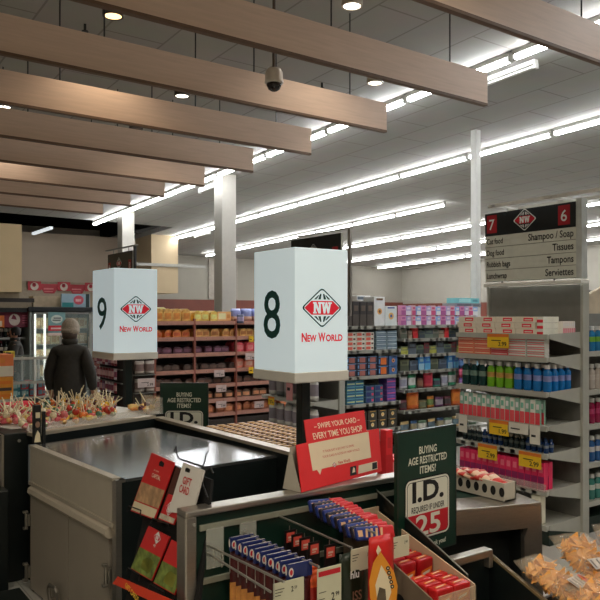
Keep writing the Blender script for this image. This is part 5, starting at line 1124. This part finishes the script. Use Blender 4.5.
def person(x, y, h, yaw, lb, hat, armL, armR):
    t = thing('person', lb, 'person', (x, y, 0)); k = h/1.75; c, s = math.cos(yaw), math.sin(yaw)
    def P(px, py, pz, a, b=None): return (x+(px*c-py*s)*k, y+(px*s+py*c)*k, pz*k, a*k, (b or a)*k)
    # the body: front is -y before turning
    vs = [P(0, 0, .96, .155, .125), P(0, 0, 1.12, .15, .115), P(0, .0, 1.30, .165, .125), P(0, .01, 1.43, .13, .10), P(0, 0, 1.50, .058), P(0, -.02, 1.57, .062, .065), P(0, -.02, 1.645, .082, .10), P(0, -.015, 1.70, .06, .075)]
    ed = [(i, i+1) for i in range(7)]
    for sg in (1, -1):
        n = len(vs); vs += [P(.10*sg, 0, .90, .09), P(.105*sg, -.01, .52, .062), P(.11*sg, .02, .10, .043), P(.115*sg, -.10, .04, .04, .035), P(.12*sg, -.17, .03, .035, .025)]; ed += [(0, n), (n, n+1), (n+1, n+2), (n+2, n+3), (n+3, n+4)]
    for sg, A_ in ((1, armL), (-1, armR)):
        n = len(vs); sh, el, wr = (.17*sg, .01, 1.415), A_[0], A_[1]
        d = (V(wr)-V(el)).normalized(); hd = V(wr)+d*.075
        vs += [P(*sh, .068), P(*el, .047), P(*wr, .031), P(*hd, .036, .022)]; ed += [(3, n), (n, n+1), (n+1, n+2), (n+2, n+3)]
    skin_body('body', vs, ed, SKIN, t)
    # clothes follow the body, a little fuller
    jv = [P(0, 0, .78, .20, .17), P(0, 0, .96, .205, .17), P(0, 0, 1.14, .20, .155), P(0, .0, 1.30, .20, .155), P(0, .01, 1.43, .14, .115), P(0, .01, 1.50, .085, .085)]
    je = [(i, i+1) for i in range(5)]
    for sg, A_ in ((1, armL), (-1, armR)):
        n = len(jv); jv += [P(.155*sg, .01, 1.40, .095), P(*A_[0], .075), P(*[a+(b-a)*.9 for a, b in zip(A_[0], A_[1])], .056)]; je += [(4, n), (n, n+1), (n+1, n+2)]
    skin_body('jacket', jv, je, JACK, t)
    co = MB(); co.lathe(P(0, .0, 1.475, 0)[:3], [(.085*k, 0), (.095*k, .03*k), (.09*k, .065*k), (.075*k, .07*k)], 16); co.build('collar', JACK, t, smooth=True)
    for sg in (1, -1):
        skin_body('trouser_leg', [P(.09*sg, 0, .92, .115), P(.105*sg, -.01, .52, .085), P(.11*sg, .02, .08, .07)], [(0, 1), (1, 2)], TROU, t)
        skin_body('shoe', [P(.115*sg, .04, .05, .05, .05), P(.115*sg, -.08, .045, .052, .045), P(.12*sg, -.18, .04, .045, .035)], [(0, 1), (1, 2)], SHOE, t)
        # fingers and thumb
        A_ = armL if sg > 0 else armR; d = (V(A_[1])-V(A_[0])).normalized(); side = V((0, -1, 0)); out = d.cross(side).normalized()
        base = V(A_[1]) + d*.11
        for i, ln in enumerate((.062, .072, .067, .052)):
            b0 = base + side*(.030-.02*i) ; pts = [b0-d*.03, b0+d*ln*.45+out*.004, b0+d*ln*.8+out*.012*sg*-1, b0+d*ln+out*.022*sg*-1]
            q = [P(*p, .0085)[:3] for p in pts]; bq = MB(); bq.tube(q, .0085*k, 8); bq.build('finger', SKIN, t, smooth=True)
        tb0 = V(A_[1])+d*.045+side*.03; q = [P(*p, .01)[:3] for p in (tb0-side*.01, tb0+side*.02+d*.02, tb0+side*.022+d*.05)]
        bq = MB(); bq.tube(q, .0095*k, 8); bq.build('thumb', SKIN, t, smooth=True)
    # face
    hc = V((0, -.025, 1.625)); H = lambda a, b, z: V(P(a, b, z, 0)[:3])
    b = MB()
    for sg in (1, -1): b.ball(H(.034*sg, -.108, 1.632), .012*k, 8)
    b.build('eyes', mat((40, 30, 26), .3, noise=0), t, smooth=True)
    MB().prism([H(-.013, -.115, 1.60), H(.013, -.115, 1.60), H(.006, -.118, 1.64), H(-.006, -.118, 1.64)], (H(0, -.15, 1.6)-H(0, -.125, 1.6))).build('nose', SKIN, t, smooth=True)
    MB().ball(H(0, -.112, 1.572), .022*k, 10, 1, .4, .3).build('mouth', mat((150, 84, 76), .5, noise=0), t, smooth=True)
    for sg in (1, -1): MB().ball(H(.088*sg, -.01, 1.615), .03*k, 8, .35, .7, 1.).build('ear', SKIN, t, smooth=True)
    if hat:
        MB().lathe(H(0, -.018, 1.60), [(.098*k, .0), (.104*k, .02*k), (.106*k, .05*k), (.100*k, .05*k), (.102*k, .085*k), (.09*k, .13*k), (.06*k, .165*k), (.03*k, .18*k), (.006*k, .184*k)], 20, None, 1., 1.12).build('knit_hat', HAT, t, smooth=True)
        MB().lathe(H(0, .01, 1.53), [(.07*k, 0), (.086*k, .03*k), (.088*k, .08*k), (.07*k, .09*k)], 16).build('hair', mat((70, 54, 42), .8, noise=.2), t, smooth=True)
    else:
        MB().lathe(H(0, .012, 1.585), [(.082*k, 0), (.094*k, .04*k), (.095*k, .09*k), (.08*k, .135*k), (.04*k, .165*k), (.005*k, .17*k)], 18, None, 1., 1.1).build('hair', mat((26, 20, 18), .7, noise=.2), t, smooth=True)
    return t
p = EYEP + ray(70, 316)*8.1
person(p.x, p.y, 1.645, math.pi - .55, 'person in a dark jacket and grey knit hat, seen from behind at left', True, ((.235, .03, 1.13), (.225, -.04, .90)), ((-.245, .03, 1.13), (-.265, -.05, .90)))
p = EYEP + ray(15, 316)*12.2
person(p.x, p.y, 1.52, -1.9, 'person with dark hair and a dark jacket by the bottle shelves at far left', False, ((.23, -.02, 1.14), (.14, -.22, 1.06)), ((-.23, -.02, 1.14), (-.14, -.22, 1.06)))
# ================================================================== CAMERA, WORLD, RENDER
cam = bpy.data.cameras.new('camera'); co = bpy.data.objects.new('camera', cam); COL.objects.link(co)
co.location = EYEP; co.rotation_euler = (math.pi/2, 0, -YAW)
cam.sensor_fit = 'HORIZONTAL'; cam.sensor_width = 36; cam.lens = FPX/600*36; cam.shift_x = 0; cam.shift_y = (CY-300)/600; cam.clip_start = .05; cam.clip_end = 100
sc.camera = co
w = bpy.data.worlds.new('world'); sc.world = w; w.use_nodes = True
w.node_tree.nodes['Background'].inputs[0].default_value = (.5, .47, .42, 1); w.node_tree.nodes['Background'].inputs[1].default_value = .05
sc.view_settings.view_transform = 'Standard'; sc.view_settings.look = 'None'; sc.view_settings.gamma = 1; sc.view_settings.use_curve_mapping = False
sc.view_settings.exposure = 0.15
sc.cycles.use_denoising = True; sc.cycles.use_light_tree = True; sc.cycles.max_bounces = 8; sc.cycles.sample_clamp_indirect = 4; sc.cycles.caustics_reflective = False; sc.cycles.caustics_refractive = False
sc.cycles.transparent_max_bounces = 12
